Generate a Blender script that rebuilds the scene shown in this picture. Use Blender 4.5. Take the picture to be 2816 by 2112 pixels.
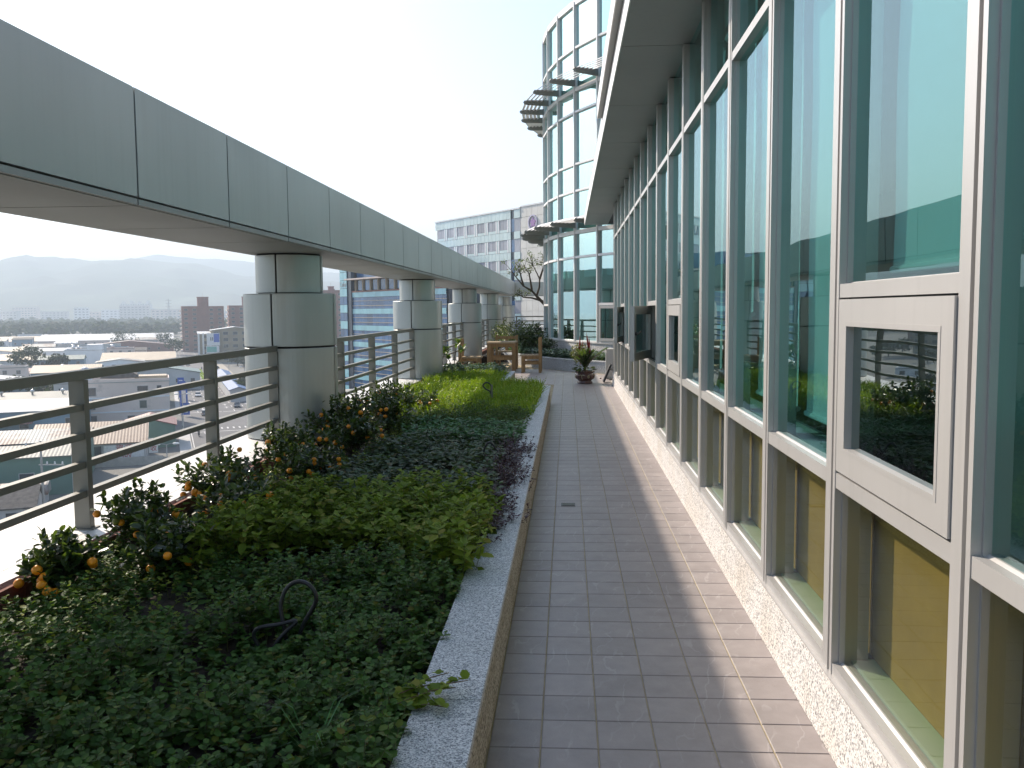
import bpy, math, random
import numpy as np
from mathutils import Vector, Matrix
R = math.radians
PI = math.pi
random.seed(7)
SC = bpy.context.scene
COL = SC.collection
for o in list(bpy.data.objects):
    bpy.data.objects.remove(o)

# ---------------------------------------------------------------- camera, sky, sun, exposure
cam_d = bpy.data.cameras.new('camera')
cam_d.sensor_width = 36.0
cam_d.lens = 36.0 * 2489.0 / 2816.0
cam_d.clip_start = 0.05
cam_d.clip_end = 30000.0
cam = bpy.data.objects.new('camera', cam_d)
COL.objects.link(cam)
PITCH, YAW, ROLL = 0.0823265, 0.0617707, 0.0083811
fwd = Vector((-math.sin(YAW) * math.cos(PITCH), math.cos(YAW) * math.cos(PITCH), -math.sin(PITCH)))
right0 = Vector((math.cos(YAW), math.sin(YAW), 0))
down0 = fwd.cross(right0)
right = math.cos(ROLL) * right0 + math.sin(ROLL) * down0
down = -math.sin(ROLL) * right0 + math.cos(ROLL) * down0
EYE = Vector((0, 0, 1.54))
m = Matrix((right, -down, -fwd)).transposed().to_4x4()
m.translation = EYE
cam.matrix_world = m
SC.camera = cam

SUN_AZ = R(137.0)          # mathematical azimuth of the sun, counted from +X towards +Y
SUN_EL = R(34.4)
world = bpy.data.worlds.new('World')
SC.world = world
world.use_nodes = True
wn = world.node_tree.nodes
wl = world.node_tree.links
sky = wn.new('ShaderNodeTexSky')
sky.sky_type = 'NISHITA'
sky.sun_disc = False
sky.sun_elevation = SUN_EL
sky.sun_rotation = PI / 2 - SUN_AZ
sky.altitude = 50
sky.air_density = 1.0
sky.dust_density = 1.2
sky.ozone_density = 1.0
bg = wn['Background']
bg.inputs['Strength'].default_value = 0.15
wl.new(sky.outputs['Color'], bg.inputs['Color'])

sun_d = bpy.data.lights.new('sun', 'SUN')
sun_d.energy = 4.8
sun_d.angle = R(0.65)
sun_d.color = (1.0, 0.87, 0.72)
sun = bpy.data.objects.new('sun', sun_d)
COL.objects.link(sun)
sdir = Vector((math.cos(SUN_AZ) * math.cos(SUN_EL), math.sin(SUN_AZ) * math.cos(SUN_EL), math.sin(SUN_EL)))
sun.rotation_euler = sdir.to_track_quat('Z', 'Y').to_euler()
sun.location = (-20, 20, 30)

SC.view_settings.view_transform = 'Standard'
SC.view_settings.look = 'None'
SC.view_settings.gamma = 1.0
SC.view_settings.use_curve_mapping = False
SC.view_settings.exposure = 0.72
SC.render.engine = 'CYCLES'
SC.cycles.max_bounces = 8
SC.cycles.transparent_max_bounces = 16
SC.cycles.caustics_reflective = False
SC.cycles.caustics_refractive = False

# ---------------------------------------------------------------- mesh helpers
class MB:
    """collects shapes; build() links them as ONE mesh object"""
    def __init__(s):
        s.v = []; s.f = []
    def quad(s, *pts):
        n = len(s.v); s.v += [tuple(p) for p in pts]; s.f.append(tuple(range(n, n + len(pts)))); return s
    def box(s, x0, x1, y0, y1, z0, z1):
        n = len(s.v)
        s.v += [(x0,y0,z0),(x1,y0,z0),(x1,y1,z0),(x0,y1,z0),(x0,y0,z1),(x1,y0,z1),(x1,y1,z1),(x0,y1,z1)]
        s.f += [(n,n+3,n+2,n+1),(n+4,n+5,n+6,n+7),(n,n+1,n+5,n+4),(n+1,n+2,n+6,n+5),(n+2,n+3,n+7,n+6),(n+3,n,n+4,n+7)]
        return s
    def obox(s, c, ax, ay, az, hx, hy, hz):
        c = Vector(c); ax = Vector(ax).normalized() * hx; ay = Vector(ay).normalized() * hy; az = Vector(az).normalized() * hz
        n = len(s.v)
        for k in (-1, 1):
            for i, j in ((-1,-1),(1,-1),(1,1),(-1,1)):
                s.v.append(tuple(c + ax*i + ay*j + az*k))
        s.f += [(n,n+3,n+2,n+1),(n+4,n+5,n+6,n+7),(n,n+1,n+5,n+4),(n+1,n+2,n+6,n+5),(n+2,n+3,n+7,n+6),(n+3,n,n+4,n+7)]
        return s
    def tube(s, pts, rad, n=8, caps=True):
        pts = [Vector(p) for p in pts]
        if not hasattr(rad, '__len__'): rad = [rad] * len(pts)
        base = len(s.v); up = None
        for i, p in enumerate(pts):
            a = pts[max(i-1, 0)]; b = pts[min(i+1, len(pts)-1)]
            t = (b - a).normalized()
            if up is None: up = t.orthogonal().normalized()
            up = (up - t * up.dot(t))
            if up.length < 1e-6: up = t.orthogonal()
            up.normalize(); w = t.cross(up)
            for k in range(n):
                q = 2 * PI * k / n
                s.v.append(tuple(p + (up * math.cos(q) + w * math.sin(q)) * rad[i]))
        for i in range(len(pts)-1):
            for k in range(n):
                a = base + i*n + k; b = base + i*n + (k+1) % n
                s.f.append((a, b, b+n, a+n))
        if caps:
            s.f.append(tuple(range(base + n - 1, base - 1, -1)))
            e = base + (len(pts)-1) * n
            s.f.append(tuple(range(e, e + n)))
        return s
    def lathe(s, prof, n=24, c=(0,0), a0=0.0, a1=2*PI, close=True):
        base = len(s.v); m_ = len(prof); full = abs(a1 - a0 - 2*PI) < 1e-6
        cnt = n if full else n + 1
        for k in range(cnt):
            q = a0 + (a1 - a0) * k / n
            for r, z in prof:
                s.v.append((c[0] + r*math.cos(q), c[1] + r*math.sin(q), z))
        for k in range(n):
            a = base + k*m_; b = base + ((k+1) % cnt)*m_
            for i in range(m_-1):
                s.f.append((a+i, b+i, b+i+1, a+i+1))
            if close == 'loop': s.f.append((a+m_-1, b+m_-1, b, a))
        return s
    def prism(s, poly, z0, z1):
        n = len(s.v); k = len(poly)
        s.v += [(p[0], p[1], z0) for p in poly] + [(p[0], p[1], z1) for p in poly]
        s.f.append(tuple(n + i for i in range(k-1, -1, -1))); s.f.append(tuple(n + k + i for i in range(k)))
        for i in range(k):
            j = (i+1) % k
            s.f.append((n+i, n+j, n+k+j, n+k+i))
        return s
    def extr(s, poly, y0, y1):
        """profile in xz extruded along y"""
        n = len(s.v); k = len(poly)
        s.v += [(p[0], y0, p[1]) for p in poly] + [(p[0], y1, p[1]) for p in poly]
        s.f.append(tuple(n + i for i in range(k))); s.f.append(tuple(n + k + i for i in range(k-1, -1, -1)))
        for i in range(k):
            j = (i+1) % k
            s.f.append((n+j, n+i, n+k+i, n+k+j))
        return s
    def build(s, name, mat, parent=None, smooth=False, world=False):
        off = Vector((0,0,0))
        if world and parent is not None:
            p = parent
            while p is not None:
                off += Vector(p.location); p = p.parent
        me = bpy.data.meshes.new(name)
        me.from_pydata([tuple(Vector(q) - off) for q in s.v] if world else s.v, [], s.f)
        return obj(name, me, mat, parent, smooth)

def obj(name, me, mat, parent=None, smooth=False):
    if mat is not None:
        me.materials.clear(); me.materials.append(mat)
    if smooth:
        me.polygons.foreach_set('use_smooth', [True] * len(me.polygons))
    o = bpy.data.objects.new(name, me); COL.objects.link(o)
    if parent is not None: o.parent = parent
    return o
def tag(o, label=None, cat=None, group=None, kind=None):
    if label: o['label'] = label
    if cat: o['category'] = cat
    if group: o['group'] = group
    if kind: o['kind'] = kind
    return o
def thing(name, label, cat, loc=(0,0,0), rz=0.0, group=None):
    o = bpy.data.objects.new(name, None); COL.objects.link(o)
    o.location = loc; o.rotation_euler = (0, 0, rz); o.empty_display_size = 0.2
    return tag(o, label, cat, group)
def part(name, loc, parent):
    """an Empty grouping a part's sub-parts is not needed: parts are meshes"""
    return None
def inst(o, parent, loc=(0,0,0), rot=(0,0,0), scale=(1,1,1), name=None):
    c = o.copy(); COL.objects.link(c); c.parent = parent
    c.location = loc; c.rotation_euler = rot; c.scale = scale
    if name: c.name = name
    return c
def copy_tree(o, parent=None):
    c = o.copy(); COL.objects.link(c); c.parent = parent
    for ch in list(o.children): copy_tree(ch, c)
    return c
def np_mesh(name, verts, faces_tri=None, faces_quad=None):
    """fast mesh from numpy arrays"""
    me = bpy.data.meshes.new(name)
    nt = 0 if faces_tri is None else len(faces_tri); nq = 0 if faces_quad is None else len(faces_quad)
    me.vertices.add(len(verts)); me.vertices.foreach_set('co', np.asarray(verts, np.float32).ravel())
    loops = np.concatenate([np.asarray(a).ravel() for a in (faces_tri, faces_quad) if a is not None]).astype(np.int32)
    me.loops.add(len(loops)); me.loops.foreach_set('vertex_index', loops)
    me.polygons.add(nt + nq)
    starts = np.concatenate([np.arange(nt) * 3, nt * 3 + np.arange(nq) * 4]).astype(np.int32)
    me.polygons.foreach_set('loop_start', starts)
    me.update(calc_edges=True)
    return me
# ---------------------------------------------------------------- materials
MATS = {}
def new_mat(name):
    m = bpy.data.materials.new(name); m.use_nodes = True
    nt = m.node_tree
    for n in list(nt.nodes): nt.nodes.remove(n)
    out = nt.nodes.new('ShaderNodeOutputMaterial')
    MATS[name] = m
    return m, nt.nodes, nt.links, out
def ramp(nodes, stops):
    r = nodes.new('ShaderNodeValToRGB')
    el = r.color_ramp.elements
    while len(el) > 1: el.remove(el[-1])
    el[0].position = stops[0][0]; el[0].color = (*stops[0][1], 1)
    for p, c in stops[1:]:
        e = el.new(p); e.color = (*c, 1)
    return r
def tc(nodes, links, kind='Object', scale=(1,1,1), rot=(0,0,0)):
    t = nodes.new('ShaderNodeTexCoord'); mp = nodes.new('ShaderNodeMapping')
    mp.inputs['Scale'].default_value = scale; mp.inputs['Rotation'].default_value = rot
    if kind == 'World':
        g = nodes.new('ShaderNodeNewGeometry'); links.new(g.outputs['Position'], mp.inputs['Vector'])
    else:
        links.new(t.outputs[kind], mp.inputs['Vector'])
    return mp.outputs['Vector']
def noise(nodes, links, vec, scale, detail=4, rough=0.55, dist=0.0):
    n = nodes.new('ShaderNodeTexNoise'); n.inputs['Scale'].default_value = scale
    n.inputs['Detail'].default_value = detail; n.inputs['Roughness'].default_value = rough; n.inputs['Distortion'].default_value = dist
    links.new(vec, n.inputs['Vector']); return n
def mixc(nodes, links, a, b, fac, mode='MIX'):
    x = nodes.new('ShaderNodeMix'); x.data_type = 'RGBA'; x.blend_type = mode
    for s, v in ((x.inputs[6], a), (x.inputs[7], b), (x.inputs[0], fac)):
        if hasattr(v, 'links'): links.new(v, s)
        elif hasattr(v, '__len__'): s.default_value = (*v, 1)
        else: s.default_value = v
    return x.outputs[2]
def simple(name, col, rough=0.6, metal=0.0, var=0.12, nscale=3.0, bump=0.0, bscale=40.0, spec=0.5, coords='World', stretch=(1,1,1), dirt=None, objvar=0.0):
    m, N, L, out = new_mat(name)
    b = N.new('ShaderNodeBsdfPrincipled')
    v = tc(N, L, coords, stretch)
    n = noise(N, L, v, nscale)
    lo = tuple(c * (1 - var) for c in col); hi = tuple(min(1, c * (1 + var)) for c in col)
    r = ramp(N, [(0.3, lo), (0.7, hi)])
    L.new(n.outputs['Fac'], r.inputs['Fac'])
    c = r.outputs['Color']
    if dirt:
        n2 = noise(N, L, v, dirt[1], 6, 0.65)
        r2 = ramp(N, [(dirt[2], (0,0,0)), (dirt[2] + 0.18, (1,1,1))])
        L.new(n2.outputs['Fac'], r2.inputs['Fac'])
        c = mixc(N, L, c, dirt[0], r2.outputs['Color'])
    if objvar:
        oi = N.new('ShaderNodeObjectInfo')
        mr = N.new('ShaderNodeMapRange'); mr.inputs['To Min'].default_value = 1 - objvar; mr.inputs['To Max'].default_value = 1 + objvar
        L.new(oi.outputs['Random'], mr.inputs['Value'])
        hs = N.new('ShaderNodeHueSaturation'); L.new(c, hs.inputs['Color']); L.new(mr.outputs['Result'], hs.inputs['Value'])
        c = hs.outputs['Color']
    L.new(c, b.inputs['Base Color'])
    b.inputs['Roughness'].default_value = rough; b.inputs['Metallic'].default_value = metal
    b.inputs['Specular IOR Level'].default_value = spec
    if bump:
        nb = noise(N, L, v, bscale, 5); bp = N.new('ShaderNodeBump'); bp.inputs['Strength'].default_value = bump; bp.inputs['Distance'].default_value = 0.02
        L.new(nb.outputs['Fac'], bp.inputs['Height']); L.new(bp.outputs['Normal'], b.inputs['Normal'])
    L.new(b.outputs[0], out.inputs['Surface'])
    return m
def glass(name, tint, refl=(0.9, 0.95, 0.95), base=0.12, edge=0.85, blend=0.45):
    m, N, L, out = new_mat(name)
    tr = N.new('ShaderNodeBsdfTransparent'); tr.inputs['Color'].default_value = (*tint, 1)
    gl = N.new('ShaderNodeBsdfGlossy'); gl.inputs['Color'].default_value = (*refl, 1)
    # slight waviness of the float glass
    v = tc(N, L, 'World'); n = noise(N, L, v, 1.7, 1)
    bp = N.new('ShaderNodeBump'); bp.inputs['Strength'].default_value = 0.035; bp.inputs['Distance'].default_value = 0.05
    L.new(n.outputs['Fac'], bp.inputs['Height']); L.new(bp.outputs['Normal'], gl.inputs['Normal'])
    gl.inputs['Roughness'].default_value = 0.0
    lw = N.new('ShaderNodeLayerWeight'); lw.inputs['Blend'].default_value = blend
    mr = N.new('ShaderNodeMapRange'); mr.inputs['To Min'].default_value = base; mr.inputs['To Max'].default_value = edge
    L.new(lw.outputs['Fresnel'], mr.inputs['Value'])
    mx = N.new('ShaderNodeMixShader')
    L.new(mr.outputs['Result'], mx.inputs['Fac']); L.new(tr.outputs[0], mx.inputs[1]); L.new(gl.outputs[0], mx.inputs[2])
    L.new(mx.outputs[0], out.inputs['Surface'])
    return m
def leaf(name, stops, trans=0.35, rough=0.45, tcol=None, spec=0.4):
    m, N, L, out = new_mat(name)
    g = N.new('ShaderNodeNewGeometry')
    r = ramp(N, stops); L.new(g.outputs['Random Per Island'], r.inputs['Fac'])
    b = N.new('ShaderNodeBsdfPrincipled'); b.inputs['Roughness'].default_value = rough; b.inputs['Specular IOR Level'].default_value = spec
    L.new(r.outputs['Color'], b.inputs['Base Color'])
    t = N.new('ShaderNodeBsdfTranslucent')
    c = mixc(N, L, r.outputs['Color'], tcol or (0.35, 0.55, 0.06), 0.5)
    L.new(c, t.inputs['Color'])
    mx = N.new('ShaderNodeMixShader'); mx.inputs['Fac'].default_value = trans
    L.new(b.outputs[0], mx.inputs[1]); L.new(t.outputs[0], mx.inputs[2]); L.new(mx.outputs[0], out.inputs['Surface'])
    return m
def granite(name, stops, scale=170.0, rough=0.55, stain=None):
    m, N, L, out = new_mat(name)
    v = tc(N, L, 'World')
    vo = N.new('ShaderNodeTexVoronoi'); vo.inputs['Scale'].default_value = scale; L.new(v, vo.inputs['Vector'])
    sp = N.new('ShaderNodeSeparateColor'); L.new(vo.outputs['Color'], sp.inputs['Color'])
    n = noise(N, L, v, scale * 0.4, 3)
    ad = N.new('ShaderNodeMath'); ad.operation = 'MULTIPLY_ADD'; ad.inputs[1].default_value = 0.6; ad.inputs[2].default_value = 0.0
    L.new(sp.outputs[0], ad.inputs[0])
    ad2 = N.new('ShaderNodeMath'); ad2.operation = 'MULTIPLY_ADD'; ad2.inputs[1].default_value = 0.4
    L.new(n.outputs['Fac'], ad2.inputs[0]); L.new(ad.outputs[0], ad2.inputs[2])
    r = ramp(N, stops); L.new(ad2.outputs[0], r.inputs['Fac'])
    c = r.outputs['Color']
    if stain:
        n2 = noise(N, L, v, stain[1], 5, 0.6); r2 = ramp(N, [(0.45, (0,0,0)), (0.7, (1,1,1))]); L.new(n2.outputs['Fac'], r2.inputs['Fac'])
        c = mixc(N, L, c, stain[0], r2.outputs['Color'], 'MULTIPLY')
    b = N.new('ShaderNodeBsdfPrincipled'); b.inputs['Roughness'].default_value = rough
    L.new(c, b.inputs['Base Color'])
    bp = N.new('ShaderNodeBump'); bp.inputs['Strength'].default_value = 0.25; bp.inputs['Distance'].default_value = 0.004
    L.new(ad2.outputs[0], bp.inputs['Height']); L.new(bp.outputs['Normal'], b.inputs['Normal'])
    L.new(b.outputs[0], out.inputs['Surface'])
    return m

def tile_mat():
    m, N, L, out = new_mat('floor_tile')
    v = tc(N, L, 'World')
    b = N.new('ShaderNodeBsdfPrincipled')
    n = noise(N, L, v, 9.0, 5, 0.6)
    r = ramp(N, [(0.3, (0.265, 0.232, 0.225)), (0.7, (0.34, 0.30, 0.29))])
    L.new(n.outputs['Fac'], r.inputs['Fac'])
    # pale wandering veins pressed into the slate-look tile
    vs = tc(N, L, 'World', (1.0, 0.45, 1.0), (0, 0, 0.5))
    w = N.new('ShaderNodeTexWave'); w.wave_type = 'BANDS'; w.inputs['Scale'].default_value = 3.6
    w.inputs['Distortion'].default_value = 9.0; w.inputs['Detail'].default_value = 3.0; w.inputs['Detail Scale'].default_value = 2.2
    L.new(vs, w.inputs['Vector'])
    r2 = ramp(N, [(0.95, (0,0,0)), (0.992, (1,1,1))]); L.new(w.outputs['Fac'], r2.inputs['Fac'])
    n3 = noise(N, L, v, 4.0, 2); r3 = ramp(N, [(0.45, (0,0,0)), (0.62, (0.42,)*3)]); L.new(n3.outputs['Fac'], r3.inputs['Fac'])
    f = N.new('ShaderNodeMath'); f.operation = 'MULTIPLY'; L.new(r2.outputs['Color'], f.inputs[0]); L.new(r3.outputs['Color'], f.inputs[1])
    c = mixc(N, L, r.outputs['Color'], (0.46, 0.42, 0.42), f.outputs[0])
    oi = N.new('ShaderNodeObjectInfo'); mr = N.new('ShaderNodeMapRange'); mr.inputs['To Min'].default_value = 0.93; mr.inputs['To Max'].default_value = 1.07
    L.new(oi.outputs['Random'], mr.inputs['Value'])
    hs = N.new('ShaderNodeHueSaturation'); L.new(c, hs.inputs['Color']); L.new(mr.outputs['Result'], hs.inputs['Value'])
    # old dirt blotches
    n4 = noise(N, L, v, 2.3, 6, 0.7); r4 = ramp(N, [(0.52, (1,1,1)), (0.75, (0.80, 0.79, 0.77))]); L.new(n4.outputs['Fac'], r4.inputs['Fac'])
    c2 = mixc(N, L, hs.outputs['Color'], r4.outputs['Color'], 1.0, 'MULTIPLY')
    L.new(c2, b.inputs['Base Color'])
    rr = N.new('ShaderNodeMapRange'); rr.inputs['To Min'].default_value = 0.38; rr.inputs['To Max'].default_value = 0.62
    L.new(n.outputs['Fac'], rr.inputs['Value']); L.new(rr.outputs['Result'], b.inputs['Roughness'])
    ns = noise(N, L, tc(N, L, 'World', (14, 5, 1), (0,0,0.6)), 2.0, 5)
    h = N.new('ShaderNodeMath'); h.operation = 'MULTIPLY_ADD'; h.inputs[1].default_value = 0.6
    L.new(f.outputs[0], h.inputs[0]); L.new(ns.outputs['Fac'], h.inputs[2])
    bp = N.new('ShaderNodeBump'); bp.inputs['Strength'].default_value = 0.3; bp.inputs['Distance'].default_value = 0.004
    L.new(h.outputs[0], bp.inputs['Height']); L.new(bp.outputs['Normal'], b.inputs['Normal'])
    L.new(b.outputs[0], out.inputs['Surface'])
    return m

def panel_mat(name, col, metal=0.35, rough=0.42):
    """coated aluminium cladding with faint vertical rain streaks"""
    m, N, L, out = new_mat(name)
    b = N.new('ShaderNodeBsdfPrincipled')
    v = tc(N, L, 'World', (9, 9, 0.25))
    n = noise(N, L, v, 2.2, 5, 0.6)
    r = ramp(N, [(0.50, (1,1,1)), (0.80, (0.92, 0.925, 0.92))]); L.new(n.outputs['Fac'], r.inputs['Fac'])
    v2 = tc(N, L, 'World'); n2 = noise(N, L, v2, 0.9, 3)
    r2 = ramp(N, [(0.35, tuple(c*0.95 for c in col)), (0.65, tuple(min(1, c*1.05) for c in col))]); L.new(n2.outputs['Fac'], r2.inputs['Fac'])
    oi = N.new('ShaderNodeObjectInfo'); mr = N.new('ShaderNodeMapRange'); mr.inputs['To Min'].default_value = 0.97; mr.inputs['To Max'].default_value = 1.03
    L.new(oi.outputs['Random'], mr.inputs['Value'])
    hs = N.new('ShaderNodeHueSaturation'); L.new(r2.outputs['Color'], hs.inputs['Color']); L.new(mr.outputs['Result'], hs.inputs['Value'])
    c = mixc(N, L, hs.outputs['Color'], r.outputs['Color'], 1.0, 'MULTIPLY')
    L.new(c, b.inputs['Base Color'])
    b.inputs['Metallic'].default_value = metal; b.inputs['Roughness'].default_value = rough
    L.new(b.outputs[0], out.inputs['Surface'])
    return m
def corrugated(name, col, rust=None, rthr=0.5, axis=0, pitch=11.0):
    m, N, L, out = new_mat(name)
    b = N.new('ShaderNodeBsdfPrincipled'); b.inputs['Roughness'].default_value = 0.6
    v = tc(N, L, 'Object'); n = noise(N, L, v, 0.25, 6, 0.65)
    r = ramp(N, [(0.35, tuple(c*0.86 for c in col)), (0.7, tuple(min(1, c*1.1) for c in col))]); L.new(n.outputs['Fac'], r.inputs['Fac'])
    c = r.outputs['Color']
    if rust:
        n2 = noise(N, L, v, 0.13, 7, 0.7); r2 = ramp(N, [(rthr, (0,0,0)), (rthr+0.12, (1,1,1))]); L.new(n2.outputs['Fac'], r2.inputs['Fac'])
        c = mixc(N, L, c, rust, r2.outputs['Color'])
    w = N.new('ShaderNodeTexWave'); w.bands_direction = 'XYZ'[axis]; w.inputs['Scale'].default_value = pitch / 20.0
    L.new(v, w.inputs['Vector'])
    c = mixc(N, L, c, (0.72, 0.72, 0.72), 0.0, 'MULTIPLY')
    bp = N.new('ShaderNodeBump'); bp.inputs['Strength'].default_value = 0.3; bp.inputs['Distance'].default_value = 0.08
    L.new(w.outputs['Fac'], bp.inputs['Height']); L.new(bp.outputs['Normal'], b.inputs['Normal'])
    L.new(c, b.inputs['Base Color']); L.new(b.outputs[0], out.inputs['Surface'])
    return m

M = {}
M['tile'] = tile_mat()
M['grout'] = simple('grout', (0.40, 0.33, 0.20), 0.9, var=0.25, nscale=12)
M['granite'] = granite('grey_granite', [(0.18, (0.06, 0.065, 0.075)), (0.36, (0.27, 0.29, 0.31)), (0.55, (0.52, 0.54, 0.55)), (0.75, (0.74, 0.74, 0.73))], 230, stain=((0.86, 0.86, 0.84), 3.0))
M['granite_warm'] = granite('washed_granite_chips', [(0.22, (0.05, 0.05, 0.048)), (0.38, (0.22, 0.20, 0.165)), (0.58, (0.40, 0.37, 0.30)), (0.8, (0.58, 0.54, 0.46))], 120, 0.8, stain=((0.8, 0.78, 0.7), 4.0))
M['granite_pale'] = granite('pale_granite', [(0.20, (0.12, 0.12, 0.125)), (0.34, (0.42, 0.41, 0.41)), (0.46, (0.72, 0.70, 0.68)), (0.75, (0.82, 0.80, 0.78))], 165, stain=((0.9, 0.86, 0.8), 3.0))
M['panel'] = panel_mat('grey_aluminium_panel', (0.44, 0.465, 0.46), 0.55, 0.40)
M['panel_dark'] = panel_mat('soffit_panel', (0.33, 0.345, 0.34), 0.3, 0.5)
M['joint'] = simple('black_sealant', (0.02, 0.02, 0.022), 0.7)
M['rail'] = panel_mat('rail_paint', (0.205, 0.205, 0.185), 0.3, 0.45)
M['frame'] = panel_mat('window_aluminium', (0.53, 0.515, 0.50), 0.35, 0.38)
M['frame_white'] = simple('white_fascia', (0.78, 0.77, 0.76), 0.45, 0.1, var=0.05)
M['gasket'] = simple('dark_gasket', (0.03, 0.03, 0.035), 0.6)
M['coping'] = simple('white_coping', (0.74, 0.73, 0.71), 0.42, 0.0, var=0.05, nscale=1.2, bump=0.04, bscale=60, dirt=((0.60, 0.58, 0.54), 2.5, 0.60))
M['brick'] = simple('red_brick_edging', (0.22, 0.075, 0.05), 0.85, var=0.35, nscale=9, bump=0.4, bscale=50)
M['soil'] = simple('soil', (0.030, 0.022, 0.015), 0.95, var=0.4, nscale=20, bump=0.6, bscale=30)
M['glass'] = glass('teal_glass', (0.52, 0.97, 0.93), (0.78, 0.97, 0.96), 0.12, 0.85, 0.42)
M['glass_vent'] = glass('dark_teal_glass', (0.25, 0.48, 0.48), (0.85, 0.95, 0.95), 0.22, 0.9, 0.45)
M['glass_low'] = glass('clear_low_glass', (0.88, 0.90, 0.74), (0.85, 0.95, 0.93), 0.06, 0.7, 0.36)
M['glass_tower'] = glass('tower_glass', (0.52, 0.93, 0.90), (0.68, 0.92, 0.93), 0.18, 0.8, 0.45)
M['spandrel'] = simple('aqua_spandrel', (0.42, 0.63, 0.60), 0.12, 0.0, var=0.03, spec=0.8)
M['blind'] = simple('roller_blind', (0.82, 0.86, 0.85), 0.8, var=0.03, bump=0.05, bscale=200)
M['ochre'] = simple('ochre_board', (0.50, 0.36, 0.11), 0.7, var=0.06, nscale=8)
M['glass_tint_sill'] = simple('glass_tint_sill', (0.52, 0.72, 0.62), 0.5, var=0.05)  # the teal that the glass lends the sill is put into its colour
M['room_wall'] = simple('room_wall', (0.65, 0.65, 0.63), 0.8, var=0.03)
M['room_floor'] = simple('room_floor', (0.30, 0.26, 0.22), 0.6, var=0.1)
M['concrete'] = simple('concrete', (0.42, 0.40, 0.37), 0.85, var=0.12, nscale=1.5, bump=0.1, dirt=((0.28, 0.27, 0.25), 1.0, 0.58))
M['wood'] = simple('weathered_timber', (0.33, 0.205, 0.085), 0.7, var=0.3, nscale=6, stretch=(6, 6, 1), bump=0.15, bscale=40)
M['wood_top'] = simple('weathered_timber_top', (0.44, 0.33, 0.20), 0.75, var=0.22, nscale=5, stretch=(8, 1, 8), bump=0.12)
M['hose'] = simple('black_hose', (0.018, 0.018, 0.02), 0.45)
M['blackmetal'] = simple('black_metal', (0.03, 0.03, 0.033), 0.45, 0.3)
M['white'] = simple('white_paint', (0.78, 0.78, 0.76), 0.5, var=0.05)
M['pot'] = simple('glazed_maroon', (0.085, 0.028, 0.020), 0.22, var=0.35, nscale=14, spec=0.7)
M['pot_gold'] = simple('pot_relief', (0.40, 0.34, 0.20), 0.4, var=0.25)
# foliage
M['mint'] = leaf('mint_leaf', [(0.0, (0.020, 0.055, 0.010)), (0.5, (0.050, 0.125, 0.022)), (0.85, (0.095, 0.19, 0.036)), (0.95, (0.13, 0.17, 0.02)), (1.0, (0.16, 0.12, 0.02))], 0.25, 0.6, spec=0.25)
M['basil'] = leaf('basil_leaf', [(0.0, (0.08, 0.13, 0.010)), (0.5, (0.17, 0.24, 0.022)), (0.85, (0.24, 0.30, 0.03)), (1.0, (0.30, 0.26, 0.05))], 0.28, 0.6, spec=.25)
M['potato'] = leaf('vine_leaf', [(0.0, (0.025, 0.05, 0.022)), (0.5, (0.06, 0.11, 0.055)), (0.85, (0.10, 0.15, 0.085)), (1.0, (0.16, 0.12, 0.05))], 0.2, .55)
M['purple'] = leaf('purple_leaf', [(0.0, (0.014, 0.008, 0.016)), (0.6, (0.04, 0.018, 0.035)), (1.0, (0.085, 0.045, 0.06))], 0.15, tcol=(0.2, 0.03, 0.08))
M['clover'] = leaf('bright_green_leaf', [(0.0, (0.02, 0.10, 0.025)), (0.6, (0.045, 0.19, 0.06)), (1.0, (0.09, 0.26, 0.07))], 0.25)
M['grass'] = leaf('grass_blade', [(0.0, (0.09, 0.18, 0.008)), (0.5, (0.19, 0.32, 0.012)), (0.85, (0.28, 0.39, 0.02)), (1.0, (0.42, 0.38, 0.06))], 0.40, tcol=(0.38, 0.55, 0.02))
M['bluegreen'] = leaf('bluegreen_leaf', [(0.0, (0.03, 0.075, 0.055)), (0.6, (0.06, 0.13, 0.09)), (1.0, (0.11, 0.18, 0.12))], 0.2)
M['citrus'] = leaf('citrus_leaf', [(0.0, (0.010, 0.024, 0.008)), (0.7, (0.022, 0.052, 0.014)), (0.93, (0.05, 0.09, 0.016)), (1.0, (0.16, 0.20, 0.02))], 0.22, 0.32, spec=0.6)
M['sapling'] = leaf('sapling_leaf', [(0.0, (0.035, 0.09, 0.012)), (0.7, (0.07, 0.15, 0.02)), (1.0, (0.14, 0.19, 0.04))], 0.3)
M['zz'] = leaf('glossy_potplant_leaf', [(0.0, (0.012, 0.035, 0.010)), (0.7, (0.035, 0.075, 0.02)), (1.0, (0.10, 0.14, 0.04))], 0.2, 0.25, spec=0.7)
M['croton'] = leaf('mottled_leaf', [(0.0, (0.05, 0.07, 0.015)), (0.45, (0.16, 0.16, 0.05)), (0.8, (0.36, 0.34, 0.16)), (1.0, (0.20, 0.05, 0.02))], 0.2)
M['redleaf'] = leaf('red_spike_leaf', [(0.0, (0.10, 0.012, 0.014)), (1.0, (0.22, 0.03, 0.03))], 0.2, tcol=(0.4, 0.05, 0.03))
M['treeleaf'] = leaf('olive_tree_leaf', [(0.0, (0.035, 0.05, 0.012)), (0.6, (0.075, 0.095, 0.022)), (1.0, (0.15, 0.16, 0.04))], 0.25)
M['citytree'] = leaf('city_tree_leaf', [(0.0, (0.006, 0.014, 0.007)), (0.6, (0.014, 0.028, 0.013)), (1.0, (0.032, 0.048, 0.018))], 0.06, 0.8, spec=.1)
M['bark'] = simple('bark', (0.085, 0.065, 0.045), 0.9, var=0.3, nscale=25, bump=0.4)
M['stem'] = simple('green_stem', (0.09, 0.10, 0.03), 0.7, var=0.3, nscale=30)
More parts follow.
